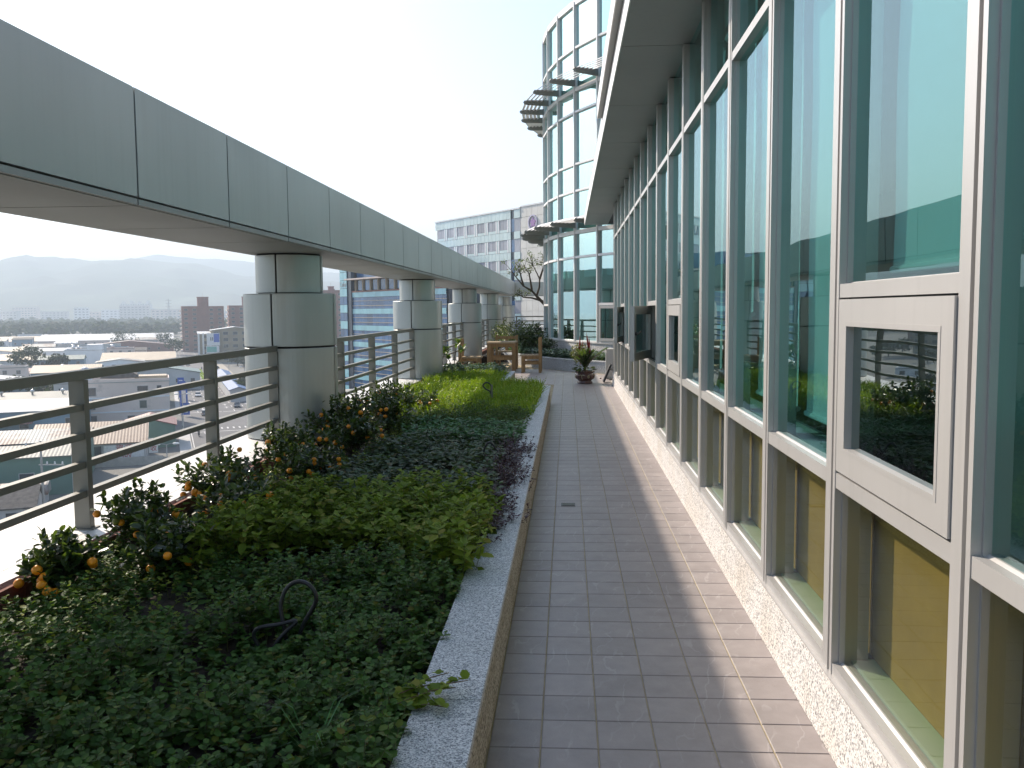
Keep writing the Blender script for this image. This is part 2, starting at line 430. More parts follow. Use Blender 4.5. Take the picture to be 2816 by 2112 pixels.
M['drystem'] = simple('dry_stem', (0.14, 0.095, 0.05), 0.8, var=0.3, nscale=30)
M['orange'] = simple('kumquat_peel', (0.85, 0.30, 0.012), 0.38, var=0.18, nscale=25, bump=0.06, bscale=300, objvar=0.2)
M['orange_green'] = simple('unripe_peel', (0.18, 0.20, 0.03), 0.4, var=0.25, nscale=25)
# ---------------------------------------------------------------- terrace: slab, floor tiles
XW = 0.92                       # front plane of the window wall
slab = tag(MB().box(-3.25, 30, -6, 41, -3.0, -0.014).build('terrace_slab', M['concrete']), kind='structure')
walk = tag(MB().box(-2.62, 0.904, -3.0, 38.6, -0.013, -0.003).build('terrace_floor', M['grout']), kind='structure')
TW, TL, GAP = 0.203, 0.217, 0.004
def tile_mesh(w, l):
    b = MB(); h = 0.0115; e = 0.0025
    x, y = w/2 - GAP/2, l/2 - GAP/2
    lo = [(-x,-y,0),(x,-y,0),(x,y,0),(-x,y,0)]; mid = [(a,c,h-e) for a,c,_ in lo]; top = [(a*(1-e/x), c*(1-e/y), h) for a,c,_ in lo]
    b.v = lo + mid + top
    for k in range(4):
        j = (k+1) % 4
        b.f.append((k, j, 4+j, 4+k)); b.f.append((4+k, 4+j, 8+j, 8+k))
    b.f.append((8, 9, 10, 11))
    return b
seams = [-0.283, -0.100, 0.103, 0.306, 0.509, 0.712, 0.902]
far_tiles = MB()
protos = {}
ntile = 0
y0 = 2.855 - 8*TL
for r in range(0, 102):
    yc = y0 + (r + 0.5) * TL
    for c in range(-12, 6):
        if c < 0:
            if yc < 18.45 : continue
            xa, xb = -0.283 + c*TW, -0.283 + (c+1)*TW
            if xa < -2.62: continue
        else:
            xa, xb = seams[c], seams[c+1]
        w = xb - xa; xc = (xa + xb)/2
        if math.hypot(xc - 9.1, yc - 29.0) < 11.3: continue
        if c >= 0 and 2.0 < yc < 10.9:
            key = round(w, 3)
            if key not in protos:
                protos[key] = tile_mesh(w, TL).build('tile', M['tile'], walk)
                o = protos[key]
            else:
                o = protos[key].copy(); COL.objects.link(o)
            o.location = (xc, yc, -0.0115); o.rotation_euler = (random.uniform(-.0012, .0012), random.uniform(-.0012, .0012), 0)
            ntile += 1
        else:
            t = tile_mesh(w, TL); n = len(far_tiles.v)
            far_tiles.v += [(a + xc, b_ + yc, z - 0.0115) for a, b_, z in t.v]; far_tiles.f += [tuple(i + n for i in q) for q in t.f]
tag(far_tiles.build('far_tiles', M['tile'], walk), kind='stuff')
# drain grate in the walkway
dr = thing('floor_drain', 'small square metal drain grate let into the tiled walkway', 'drain', (0.0, 7.05, 0.001))
MB().box(-.055, .055, -.055, .055, 0, .003).build('frame', M['blackmetal'], dr)
for k in range(5):
    MB().box(-.045, .045, -.044 + k*.02, -.034 + k*.02, .003, .0055).build('bar', M['rail'], dr)

# ---------------------------------------------------------------- long planter
pl = thing('long_planter', 'long granite kerbed planter bed full of herbs beside the tiled walkway', 'planter', (-1.4, 6.0, 0))
ylen = 14.8
k0 = -2.0; seg = 1.2; kk = 0
while k0 < ylen - 0.01:
    k1 = min(k0 + seg, ylen)
    a, b_ = k0 + 0.002, k1 - 0.002
    MB().box(-0.490, -0.281, a, b_, 0.262, 0.292).build('kerb_cap', M['granite'], pl, world=True)
    MB().box(-0.470, -0.286, a - .001, b_ + .001, -0.004, 0.261).build('kerb_wall', M['granite_warm'], pl, world=True)
    k0 = k1; kk += 1
MB().box(-1.26, -0.4905, 14.59, 14.80, 0.262, 0.292).build('kerb_cap', M['granite'], pl, world=True)
MB().box(-1.24, -0.472, 14.62, 14.795, -0.004, 0.261).build('kerb_wall', M['granite_warm'], pl, world=True)
MB().box(-1.255, -1.06, 14.802, 18.30, 0.262, 0.292).build('kerb_cap', M['granite'], pl, world=True)
MB().box(-1.235, -1.066, 14.797, 18.29, -0.004, 0.261).build('kerb_wall', M['granite_warm'], pl, world=True)
MB().box(-2.60, -1.257, 18.10, 18.30, 0.262, 0.292).build('kerb_cap', M['granite'], pl, world=True)
MB().box(-2.60, -1.237, 18.12, 18.29, -0.004, 0.261).build('kerb_wall', M['granite_warm'], pl, world=True)
sl = MB()
nx, ny = 26, 150
random.seed(3)
def soil_h(x, y): return 0.215 + 0.03 * math.sin(x*7.1 + y*2.3) * math.sin(y*5.3 - x*3)
for j in range(ny + 1):
    for i in range(nx + 1):
        x = -2.52 + i * (2.52 - 0.471) / nx; y = -2.0 + j * 16.6 / ny
        sl.v.append((x, y, soil_h(x, y) + random.uniform(-.012, .012)))
for j in range(ny):
    for i in range(nx):
        a = j*(nx+1) + i; sl.f.append((a, a+1, a+nx+2, a+nx+1))
n = len(sl.v)
sl.quad((-2.52, 14.5, 0.22), (-1.236, 14.5, 0.22), (-1.236, 18.12, 0.22), (-2.52, 18.12, 0.22))
sl.build('soil', M['soil'], pl, world=True, smooth=True)
y = -2.0; k = 0
while y < 18.1:
    o = MB().box(-2.598, -2.521, y + .002, y + .228, 0.10, 0.305 + random.uniform(-.004, .004)).build('edging_brick', M['brick'], pl, world=True)
    y += 0.23; k += 1

# ---------------------------------------------------------------- parapet ledge
par = thing('parapet_ledge', 'low parapet with wide white coping slabs under the grey railing', 'parapet', (-2.95, 18, 0))
MB().box(-3.27, -2.63, -6, 40.6, -3.2, 0.255).build('parapet_wall', M['concrete'], par, world=True)
y = -4.85
while y < 40.5:
    MB().box(-3.31, -2.756, y + .004, y + 1.976, 0.258, 0.290).build('coping_slab', M['coping'], par, world=True)
    p = MB(); p.extr([(-2.749, 0.252), (-2.602, 0.252), (-2.602, 0.262), (-2.622, 0.286), (-2.749, 0.290)], y + .004, y + 1.976)
    p.build('coping_lip', M['coping'], par, world=True)
    y += 1.98
# far return of the parapet
par2 = thing('parapet_return', 'far white coped parapet closing the end of the terrace', 'parapet', (1.0, 40.2, 0))
MB().box(-2.62, 14, 39.95, 40.55, -0.5, 0.255).build('parapet_wall', M['concrete'], par2, world=True)
x = -2.60
while x < 9:
    MB().box(x + .004, x + 1.976, 39.8, 40.5, 0.258, 0.290).build('coping_slab', M['coping'], par2, world=True); x += 1.98

# ---------------------------------------------------------------- columns
COLX, COLR, TOPR = -2.77, 0.452, 0.327
BEAM_Z0, BEAM_Z1 = 2.10, 2.70
colY = [8.94 + 7.74*k for k in range(-1, 5)]
col_label = {0: 'grey clad round column by the railing bay in the foreground',
             1: 'stout grey clad round column among the kumquat shrubs, joints drawn in black',
             2: 'grey clad round column with the young saplings growing in front of it',
             3: 'grey clad round column beside the wooden chairs and table',
             4: 'slim looking grey clad round column behind the far shrubs',
             5: 'grey clad round corner column where the beam turns'}
def column(yc, label):
    t = thing('round_column', label, 'column', (COLX, yc, 0.288), 0, 'clad columns carrying the perimeter beam')
    MB().lathe([(0.001, 0.0), (COLR - .022, 0.0), (COLR - .022, 1.415), (TOPR - .022, 1.415), (TOPR - .022, BEAM_Z0 - .288 - .002)], 40).build('core', M['joint'], t, smooth=False)
    tiers = [(COLR, 0.012, 0.895), (COLR, 0.913, 1.415), (TOPR, 1.432, BEAM_Z0 - .288 - 0.016)]
    for r, za, zb in tiers:
        g = 0.009 / r
        for q in range(4):
            a0 = q*PI/2 - PI/2 - 0.1 + g; a1 = a0 + PI/2 - 2*g
            MB().lathe([(r-.02, za), (r-.003, za), (r, za+.003), (r, zb-.003), (r-.003, zb), (r-.02, zb)], 16, (0,0), a0, a1, 'loop').build('cladding_panel', M['panel'], t, smooth=False)
    # flat cap on the wide drum
    MB().lathe([(TOPR-.02, 1.417), (COLR-.004, 1.417), (COLR-.004, 1.4225), (TOPR-.02, 1.4225)], 40, close='loop').build('ledge_cap', M['panel'], t)
    return t
for i, yc in enumerate(colY):
    column(yc, col_label[i])

# ---------------------------------------------------------------- perimeter beam (each cladding panel is a part)
bm = thing('perimeter_beam', 'long grey aluminium clad beam running above the railing on round columns', 'beam', (-2.70, 18, BEAM_Z0))
BX0, BX1 = -3.16, -2.25
MB().box(BX0 + .02, BX1 - .02, -7.5, 39.78, BEAM_Z0 + .02, BEAM_Z1 - .02).build('beam_core', M['joint'], bm, world=True)
pl_w = 1.29; y = 4.694 - pl_w*9
while y < 38.9:
    yb = min(y + pl_w, 38.9); a, b_ = y + .009, yb - .009
    MB().box(BX1 - .02, BX1, a, b_, BEAM_Z0 + .045, BEAM_Z1 - .001).build('side_panel', M['panel'], bm, world=True)
    MB().box(BX0, BX0 + .02, a, b_, BEAM_Z0 + .01, BEAM_Z1 - .001).build('outer_panel', M['panel'], bm, world=True)
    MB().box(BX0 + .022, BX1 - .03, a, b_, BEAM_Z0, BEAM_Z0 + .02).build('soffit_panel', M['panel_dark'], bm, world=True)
    MB().box(BX0 + .004, BX1 - .004, a, b_, BEAM_Z1, BEAM_Z1 + .012).build('top_sheet', M['panel'], bm, world=True)
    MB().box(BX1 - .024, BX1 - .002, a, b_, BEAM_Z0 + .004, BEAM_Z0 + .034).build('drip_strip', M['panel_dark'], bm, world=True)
    y = yb
# louvred sun shade carried on the outer side of the beam (the twin of those on the tower)
ls = thing('outer_sun_shade', 'louvred sun shade projecting from the outer side of the long beam', 'sun shade', (-3.7, 18, 2.4))
y = 4.694 - pl_w*9
while y < 11.6:  # unseen shade, inferred; it stops short to let sun onto the grass
    MB().extr([(-3.165, 2.33), (-4.25, 2.37), (-4.33, 2.42), (-4.25, 2.47), (-3.165, 2.50)], y - .03, y + .03).build('shade_bracket', M['rail'], ls, world=True)
    for q in range(8):
        xq = -3.26 - q*.13
        MB().obox((xq, y + pl_w/2, 2.44), (0, 1, 0), (math.cos(R(20)), 0, math.sin(R(20))), (-math.sin(R(20)), 0, math.cos(R(20))), pl_w/2 - .035, .058, .006).build('shade_blade', M['frame_white'], ls, world=True)
    y += pl_w
b2 = thing('far_cross_beam', 'grey clad cross beam closing the far end behind the small tree', 'beam', (2.0, 39.35, BEAM_Z0))
MB().box(BX1 + .02, 14, 38.93, 39.78, BEAM_Z0 + .02, BEAM_Z1 - .02).build('beam_core', M['joint'], b2, world=True)
x = BX1
while x < 12:
    a, b_ = x + .008, x + 1.282
    MB().box(a, b_, 38.91, 38.929, BEAM_Z0 + .01, BEAM_Z1 - .001).build('side_panel', M['panel'], b2, world=True)
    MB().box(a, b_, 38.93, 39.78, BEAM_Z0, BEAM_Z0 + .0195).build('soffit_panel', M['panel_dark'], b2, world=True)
    x += 1.29

# ---------------------------------------------------------------- railings between the columns
RAILZ = [1.185, 1.000, 0.834, 0.668, 0.500]
def railing(ya, yb, label, posts, hinge):
    t = thing('steel_railing', label, 'railing', (-2.79, (ya+yb)/2, 0.29), 0, 'railing bays between columns')
    for k, z in enumerate(RAILZ):
        hz = 0.027 if k == 0 else 0.019
        MB().box(-2.815 if k else -2.83, -2.770, ya, yb, z - hz, z + hz).build('top_rail' if k == 0 else 'rail', M['rail'], t, world=True)
    for yp in posts:
        MB().box(-2.852, -2.762, yp - .026, yp + .026, 0.2905, 1.156).build('post', M['rail'], t, world=True)
        MB().box(-2.872, -2.742, yp - .05, yp + .05, 0.290, 0.2975).build('base_plate', M['rail'], t, world=True)
names = ['grey steel railing in front of the green corrugated warehouse and the street', 'grey steel railing in front of the blue glass office block',
         'grey steel railing between the saplings and the wooden chairs', 'grey steel railing behind the wooden table', 'grey steel railing by the far shrubs']
for i in range(5):
    ya, yb = colY[i] + 0.41, colY[i+1] - 0.41
    ps = [ya + .045, yb - .045] + [ya + (yb - ya) * f for f in (0.245, 0.505, 0.755)]
    if i == 0: ps = [ya + .045, yb - .045, 3.15, 5.02, 6.95]
    railing(ya, yb, names[i], ps, i)
t = thing('end_railing', 'dark looking horizontal bar railing across the far end beneath the cross beam', 'railing', (2, 40.0, 0.29))
for k, z in enumerate(RAILZ):
    hz = 0.027 if k == 0 else 0.019
    MB().box(-2.3, 9.5, 40.01, 40.06, z - hz + .03, z + hz + .03).build('top_rail' if k == 0 else 'rail', M['rail'], t, world=True)
for xp in (-2.25, -0.45, 1.35, 3.15, 5.0):
    MB().box(xp - .026, xp + .026, 40.0, 40.09, .2905, 1.186).build('post', M['rail'], t, world=True)
# ---------------------------------------------------------------- window wall on the right
fa = thing('window_wall', 'long aluminium framed window wall with teal glass along the walkway', 'window wall', (1.2, 8.5, 0))
YK = [2.15 + 1.055*k for k in range(-3, 16)]
YEND = 18.38
Z0, ZM0, ZM1, ZV, ZT0, ZT1, ZS = 0.252, 0.916, 0.968, 1.592, 2.915, 2.961, 3.605
XG = 0.964
# granite plinth
y = -2.0
while y < YEND - .01:
    yb = min(y + 1.8, YEND)
    MB().extr([(0.900, -0.004), (0.99, -0.004), (0.99, 0.246), (0.914, 0.246)], y + .0015, yb - .0015).build('granite_plinth', M['granite_pale'], fa, world=True)
    y = yb
MB().box(0.905, 1.0, -2.0, YEND, 0.2465, 0.2515).build('sill_flashing', M['frame'], fa, world=True)
def mullion(yk):
    m_ = MB().box(XW, .99, yk - .053, yk - .029, Z0, ZS).box(XW, .99, yk - .007, yk + .054, Z0, ZS).box(.9905, 1.05, yk - .045, yk + .045, Z0, ZS).build('mullion', M['frame'], fa, world=True)
    g = MB().box(.938, .9895, yk - .0288, yk - .0072, Z0 + .001, ZS - .001).build('gasket', M['gasket'], m_)
    g.data.transform(Matrix.Translation((-1.2, -8.5, 0)))
    MB().box(.945, .9755, yk - .062, yk - .0535, Z0 + .03, ZS - .01).build('glazing_bead', M['frame'], fa, world=True)
    return m_
for yk in YK: mullion(yk)
MB().box(XW, .99, YEND - .06, YEND, Z0, ZS).build('mullion', M['frame'], fa, world=True)
vents = {0: 'closed', 5: 'closed', 7: 'open', 12: 'open2'}
vent_yes = set(vents)
edges = YK + [YEND + .005]
def rail(ya, yb, z0, z1, nm='transom'):
    # small sloped top like the extruded frame
    m_ = MB().extr([(XW + .003, z0), (.985, z0), (.985, z1 + .006), (.958, z1 + .006), (.950, z1), (XW + .003, z1)], ya, yb)
    m_.build(nm, M['frame'], fa, world=True)
def pane(ya, yb, z0, z1, mat, parent=None, x=XG, nm='pane'):
    return MB().quad((x, ya, z0), (x, ya, z1), (x, yb, z1), (x, yb, z0)).build(nm, mat, parent or fa, world=True)
for i in range(len(edges) - 1):
    k = i - 3
    ya, yb = edges[i] + .0545, edges[i+1] - .0535
    if yb - ya < 0.15: continue
    rail(ya, yb, Z0, Z0 + .040, 'bottom_rail')
    rail(ya, yb, ZM0, ZM1)
    rail(ya, yb, ZT0, ZT1)
    pane(ya, yb, Z0 + .03, ZM0 + .005, M['glass_low'])
    if k in vent_yes:
        rail(ya, yb, ZV - .022, ZV + .024)
        pane(ya, yb, ZV + .02, ZT0 + .005, M['glass'])
    else:
        pane(ya, yb, ZM1 - .005, ZT0 + .005, M['glass'])
    pane(ya, yb, ZT1 - .005, ZS, M['glass'])
    # back-painted board and inner sill behind the low panes
    MB().box(1.075, 1.095, ya - .05, yb + .05, 0.30, 0.93).build('backing_board', M['ochre'], fa, world=True)
    MB().box(.990, 1.0745, ya - .02, yb + .02, 0.288, 0.2995).build('inner_sill', M['glass_tint_sill'], fa, world=True)
    MB().box(.990, 1.20, ya - .02, yb + .02, ZM0 + .016, ZM0 + .034).build('inner_sill', M['white'], fa, world=True)
def vent(k, ang):
    """outward opening casement hinged at its far jamb"""
    yn, yf = YK[k+3] + .058, YK[k+4] - .057
    w = yf - yn; h = ZV - .028 - (ZM1 + .010)
    c = MB()
    fr = 0.085
    x0, x1 = -.012, .038
    c.box(x0, x1, -w, 0, 0, fr).box(x0, x1, -w, 0, h - fr, h).box(x0, x1, -w, -w + fr, fr, h - fr).box(x0, x1, -fr, 0, fr, h - fr)
    o = c.build('casement', M['frame'], fa)
    o.location = Vector((XW + .013, yf, ZM1 + .010)) - Vector((1.2, 8.5, 0))
    o.rotation_euler = (0, 0, -ang)
    MB().quad((.012, -w + fr, fr), (.012, -w + fr, h - fr), (.012, -fr, h - fr), (.012, -fr, fr)).build('casement_pane', M['glass_vent'], o)
    b = MB()
    for (a0, a1, z0, z1) in ((-w + fr - .012, -fr + .012, fr - .012, fr + .004), (-w + fr - .012, -fr + .012, h - fr - .004, h - fr + .012), (-w + fr - .0115, -w + fr + .004, fr + .0045, h - fr - .0045), (-fr - .004, -fr + .0115, fr + .0045, h - fr - .0045)):
        b.box(-.0135, .0395, a0, a1, z0, z1)
    b.build('glazing_bead', M['frame'], o)
    hd = MB().box(.038, .058, -w + .03, -w + .055, h*.47, h*.53).tube([(.07, -w + .042, h*.5), (.072, -w + .10, h*.51), (.07, -w + .17, h*.535)], .009)
    hd.tube([(.05, -w + .042, h*.5), (.072, -w + .042, h*.5)], .008)
    hd.build('handle', M['blackmetal'], o)
    # gasket line round the opening
    g = MB(); y0_, y1_ = yn - .002, yf + .002; za, zb = ZM1 + .002, ZV - .023
    g.box(.952, .962, y0_, y1_, za, za + .008).box(.952, .962, y0_, y1_, zb - .006, zb).box(.952, .962, y0_, y0_ + .006, za, zb).box(.952, .962, y1_ - .006, y1_, za, zb)
    g.build('opening_seal', M['gasket'], fa, world=True)
vent(0, R(0.5)); vent(5, R(0.4)); vent(7, R(16.5)); vent(12, R(10))
# soffit, fascia and coping of the overhang
y = 7.42 - 2.11*4
while y < 22.7:
    yb = min(y + 2.11, 22.8)
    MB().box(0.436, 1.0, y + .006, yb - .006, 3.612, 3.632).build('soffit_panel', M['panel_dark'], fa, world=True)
    MB().box(0.424, 0.434, y + .003, yb - .003, 3.606, 3.825).build('fascia_panel', M['frame_white'], fa, world=True)
    y = yb
MB().box(0.4345, 8.0, -2.0, 22.79, 3.635, 3.82).build('roof_slab', M['joint'], fa, world=True)
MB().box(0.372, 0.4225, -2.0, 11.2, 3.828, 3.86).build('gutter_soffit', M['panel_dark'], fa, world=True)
MB().box(0.362, 0.371, -2.0, 11.2, 3.822, 4.02).build('gutter_face', M['frame_white'], fa, world=True)
MB().box(0.424, 8.0, -2.0, 22.80, 3.83, 3.90).build('roof_cap', M['panel'], fa, world=True)
# end wall return of the window wall and the service recess beyond
MB().box(0.93, 1.08, YEND + .002, YEND + .05, 0, ZS).build('end_jamb', M['frame'], fa, world=True)

# room behind the glass
room = tag(MB().box(1.1, 7.5, -2.0, 18.4, 0.0, 0.05).build('interior_floor', M['room_floor']), kind='structure')
tag(MB().box(1.06, 7.5, -2.0, 18.4, 3.40, 3.60).build('interior_ceiling', M['room_wall']), kind='structure')
tag(MB().box(5.2, 5.35, -2.0, 18.4, 0.05, 3.40).build('interior_wall', M['room_wall']), kind='structure')
tag(MB().box(1.06, 5.2, -2.15, -2.0, 0.0, 3.40).build('interior_wall', M['room_wall']), kind='structure')
tag(MB().box(1.081, 5.2, 18.40, 18.55, 0.0, 3.60).build('interior_wall', M['room_wall']), kind='structure')
# roller blinds, one per bay
random.seed(11)
blind_drop = {-2: 1.25, -1: 1.25, 0: 1.66, 1: 1.06, 2: 1.06, 3: 1.5, 4: 1.1, 5: 1.7, 6: 1.2, 7: 1.7, 8: 1.3, 9: 1.1, 10: 1.4, 11: 1.2, 12: 1.7, 13: 1.3, 14: 1.2}
for k, zb in blind_drop.items():
    yn, yf = YK[k+3] + .062, YK[k+4] - .10
    t = thing('roller_blind', 'pale roller blind hanging inside the teal glass of the window wall', 'blind', (1.082, (yn+yf)/2, zb), 0, 'roller blinds behind the window wall')
    w = (yf - yn)/2
    b = MB(); n = 8
    for j in range(n):
        za, zc = (3.30 - zb) * j / n, (3.30 - zb) * (j+1) / n
        b.quad((.003*math.sin(j*1.7), -w, za), (.003*math.sin((j+1)*1.7), -w, zc), (.003*math.sin((j+1)*1.7), w, zc), (.003*math.sin(j*1.7), w, za))
    b.build('fabric', M['blind'], t)
    MB().tube([(0, -w, 0), (0, w, 0)], .014, 8).build('bottom_bar', M['blind'], t)
    MB().tube([(0, -w - .02, 3.33 - zb), (0, w + .02, 3.33 - zb)], .028, 10).build('roller', M['blind'], t)

# pale gathered curtains low behind the closed casements
for k, ya, yb in ((0, 2.30, 2.62), (0, 2.80, 3.02), (5, 7.6, 8.2)):
    cw = thing('gathered_curtain', 'pale pleated curtain behind a closed casement', 'curtain', (1.26, (ya+yb)/2, .96), 0, 'curtains behind the casements')
    b = MB(); n = 26; w = (yb - ya)/2
    for j in range(n + 1):
        yy = -w + 2*w*j/n; xx = .018*math.sin(j*1.9)
        b.v += [(xx, yy, 0), (xx, yy, 1.2)]
    for j in range(n): b.f.append((2*j, 2*j+2, 2*j+3, 2*j+1))
    b.build('cloth', M['blind'], cw, True)
    MB().tube([(0, -w - .03, 1.21), (0, w + .03, 1.21)], .008, 6).build('rod', M['frame'], cw)

# recess beyond the end of the window wall: grey metal door and box
dw = thing('service_door', 'tall grey metal service door at the end of the window wall', 'door', (1.10, 19.3, 0))
MB().box(-.02, .03, -.80, .75, 0.02, 2.35).build('leaf', M['panel'], dw)
MB().box(-.04, .05, -.9, -.801, 0, 2.46).box(-.04, .05, .751, .85, 0, 2.46).box(-.04, .05, -.80, .75, 2.351, 2.46).build('frame', M['frame'], dw)
MB().box(-.075, -.04, -.7, -.66, .95, 1.25).build('pull_handle', M['white'], dw)
MB().box(-.075, -.04, -.7, -.66, .62, .70).build('closer', M['white'], dw)
ww = thing('recess_wall', 'plain grey panel wall between the service door and the glass tower', 'wall', (1.2, 21.0, 0))
for k in range(4):
    MB().box(-.05, .1, -.82 + k*.62, -.81 + k*.62 + .60, 0, 3.6).build('wall_panel', M['panel'], ww)
MB().box(-.05, .1, -2.58, -.84, 2.47, 3.6).build('wall_panel', M['panel'], ww)
sb = thing('metal_cabinet', 'low narrow grey metal cabinet beyond the window wall', 'cabinet', (0.93, 19.95, 0))
MB().box(-.09, .08, -.15, .2, 0.012, .64).build('body', M['frame'], sb)
MB().box(-.1, .09, -.16, .21, .6405, .66).build('lid', M['frame'], sb)
MB().box(-.097, -.091, -.1, .15, .08, .58).build('door_panel', M['panel'], sb)
fl = thing('flood_lamp', 'black flat flood lamp leaning on white brackets at the foot of the wall end', 'lamp', (0.86, 18.95, 0.0))
MB().obox((-.035, .0, .20), (1, 0, -.42), (0, 1, 0), (.42, 0, 1), .018, .13, .20).build('housing', M['blackmetal'], fl)
MB().obox((-.058, .0, .196), (1, 0, -.42), (0, 1, 0), (.42, 0, 1), .004, .11, .17).build('lens', M['gasket'], fl)
MB().tube([(.0, .05, .25), (.06, .05, .27), (.09, .05, .27)], .015, 8).build('bracket', M['white'], fl)
MB().tube([(-.06, -.06, .10), (.02, -.06, .10), (.09, -.06, .12)], .015, 8).build('bracket', M['white'], fl)
MB().box(.075, .10, -.12, .12, 0.0, .34).build('wall_plate', M['frame'], fl)
pb = tag(MB().lathe([(0.0, 0.0), (.018, .004), (.022, .014), (.012, .026), (0.0, .03)], 10).build('pebble', M['pot'], None, True), 'tiny dark reddish lump lying on the sunny tiles by the pot', 'pebble')
pb.location = (0.72, 19.9, 0.0)
# ---------------------------------------------------------------- round glass tower
TC = (9.1, 29.0); TR = 9.81
tw = thing('round_glass_tower', 'round glass tower with pale frames and louvred sun shades', 'tower', (TC[0], TC[1], 0))
ANG = [R(191.3 + 7.0*i) for i in range(-4, 6)]
ZL = [0.66, 2.93, 3.60, 4.70, 5.41, 6.78, 7.36, 8.45, 9.60]
ZH = [0.06, 0.06, 0.10, 0.055, 0.055, 0.055, 0.10, 0.055, 0.10]
def pt(r, a, z): return (r*math.cos(a), r*math.sin(a), z)
def pol(a): return Vector((math.cos(a), math.sin(a), 0))
# plinth wall
MB().lathe([(TR + .05, -0.004), (TR + .05, 0.62), (TR - .2, 0.62), (TR - .2, -0.004)], 40, (0,0), ANG[0], ANG[-1] + R(12), 'loop').build('plinth', M['granite_pale'], tw)
MB().lathe([(TR + .07, 0.621), (TR + .07, 0.655), (TR - .2, 0.655), (TR - .2, 0.621)], 40, (0,0), ANG[0], ANG[-1] + R(12), 'loop').build('sill', M['frame'], tw)
for a in ANG:
    e = pol(a); t_ = Vector((-e.y, e.x, 0))
    b = MB().obox(e * (TR + .01) + Vector((0,0,(0.655 + 9.65)/2)), e, t_, (0,0,1), .05, .024, (9.65 - .655)/2)
    o = b.build('mullion', M['frame_white'], tw)
    # darker return towards the glass
    MB().obox(e * (TR - .06) + Vector((0,0,(0.655 + 9.65)/2)), e, t_, (0,0,1), .018, .034, (9.65 - .655)/2).build('mullion_back', M['gasket'], o)
def chord(i, r, z0, z1, th, hang=0.0):
    a, b_ = Vector(pt(r, ANG[i], 0)), Vector(pt(r, ANG[i+1], 0))
    d = (b_ - a); n_ = Vector((d.y, -d.x, 0)).normalized()
    if n_.dot(a) < 0: n_ = -n_
    c = (a + b_)/2 + Vector((0, 0, (z0 + z1)/2))
    return c, d.normalized(), n_, d.length/2 - .035
for i in range(len(ANG) - 1):
    for z, h in zip(ZL, ZH):
        c, d, n_, hl = chord(i, TR, z - h/2, z + h/2, .05)
        MB().obox(c, d, n_, (0,0,1), hl, .045, h/2).build('transom', M['frame_white'], tw)
    rows = [(0,1,'g'), (1,2,'g'), (2,3,'s'), (3,4,'g'), (4,5,'g'), (5,6,'g'), (6,7,'s'), (7,8,'g')]
    for r0, r1, kind in rows:
        za, zb = ZL[r0] + ZH[r0]/2, ZL[r1] - ZH[r1]/2
        c, d, n_, hl = chord(i, TR - .02, za, zb, .01)
        p = [c + d*s*(hl + .01) + Vector((0,0,q*(zb - za)/2 + q*.004)) for s, q in ((-1,-1),(-1,1),(1,1),(1,-1))]
        MB().quad(*p).build('pane', M['glass_tower'], tw)
        if kind == 's':
            c, d, n_, hl = chord(i, TR - .10, za, zb, .01)
            MB().obox(c, d, n_, (0,0,1), hl + .02, .01, (zb - za)/2 + .03).build('spandrel_panel', M['spandrel'], tw)
# floors, core and light drapes inside
for z in (0.05, 3.45, 7.20, 9.52):
    MB().lathe([(0.01, z), (TR - .14, z), (TR - .14, z + .16), (0.01, z + .16)], 60, close=True).build('floor_plate', M['room_wall'], tw)
MB().lathe([(3.2, 0.2), (3.2, 9.5)], 32).build('core_wall', M['white'], tw)
for a, r in ((R(203.5), 8.75), (R(190), 8.75), (R(217), 8.75)):
    MB().lathe([(.30, 0.21), (.30, 9.5)], 20, (r*math.cos(a), r*math.sin(a))).build('inner_column', M['white'], tw, True)
for i in range(len(ANG) - 1):
    for za, zb in ((2.4, 3.44), (4.2 + .25*math.sin(i*2.3), 7.19), (7.9 + .2*math.sin(i*3.1), 9.5)):
        a0 = ANG[i] + R(.5); a1 = ANG[i+1] - R(.5 + 1.2*(i % 2))
        MB().lathe([(TR - .20, za), (TR - .20, zb)], 3, (0,0), a0, a1).build('drape', M['blind'], tw)
# remaining drum wall out of the glazed part
MB().lathe([(TR, 0), (TR, 9.62)], 60, (0,0), ANG[-1], ANG[0] + 2*PI).build('rear_wall', M['panel'], tw)
MB().lathe([(0.01, 9.69), (TR + .04, 9.69), (TR + .04, 9.60)], 60).build('roof_cap', M['frame_white'], tw)
# louvred sun shades
def shade(zs, nm):
    root = None
    for i, a in enumerate(ANG):
        e = pol(a); t_ = Vector((-e.y, e.x, 0))
        prof = [(TR + .02, -.07), (TR + .64, -.045), (TR + .73, -.02), (TR + .765, .03), (TR + .73, .075), (TR + .64, .085), (TR + .02, .10)]
        b = MB(); n0 = len(prof)
        for s in (-.03, .03):
            for r_, z_ in prof: b.v.append(tuple(e*r_ + t_*s + Vector((0,0,zs + z_))))
        b.f.append(tuple(range(n0))); b.f.append(tuple(range(2*n0 - 1, n0 - 1, -1)))
        for k in range(n0):
            j = (k+1) % n0; b.f.append((j, k, n0 + k, n0 + j))
        o = b.build('shade_bracket', M['rail'], tw)
        if i == len(ANG) - 1: continue
        for q in range(5):
            r_ = TR + .20 + q*.115
            c, d, n_, hl = chord(i, r_, zs, zs, .02)
            ax = (n_*math.cos(R(32)) - Vector((0,0,1))*math.sin(R(32)))
            MB().obox(c + Vector((0,0,.075)), d, ax, d.cross(ax), hl + .004, .052, .007).build('shade_blade', M['frame_white'], o)
shade(7.52, 'upper'); shade(3.78, 'lower')
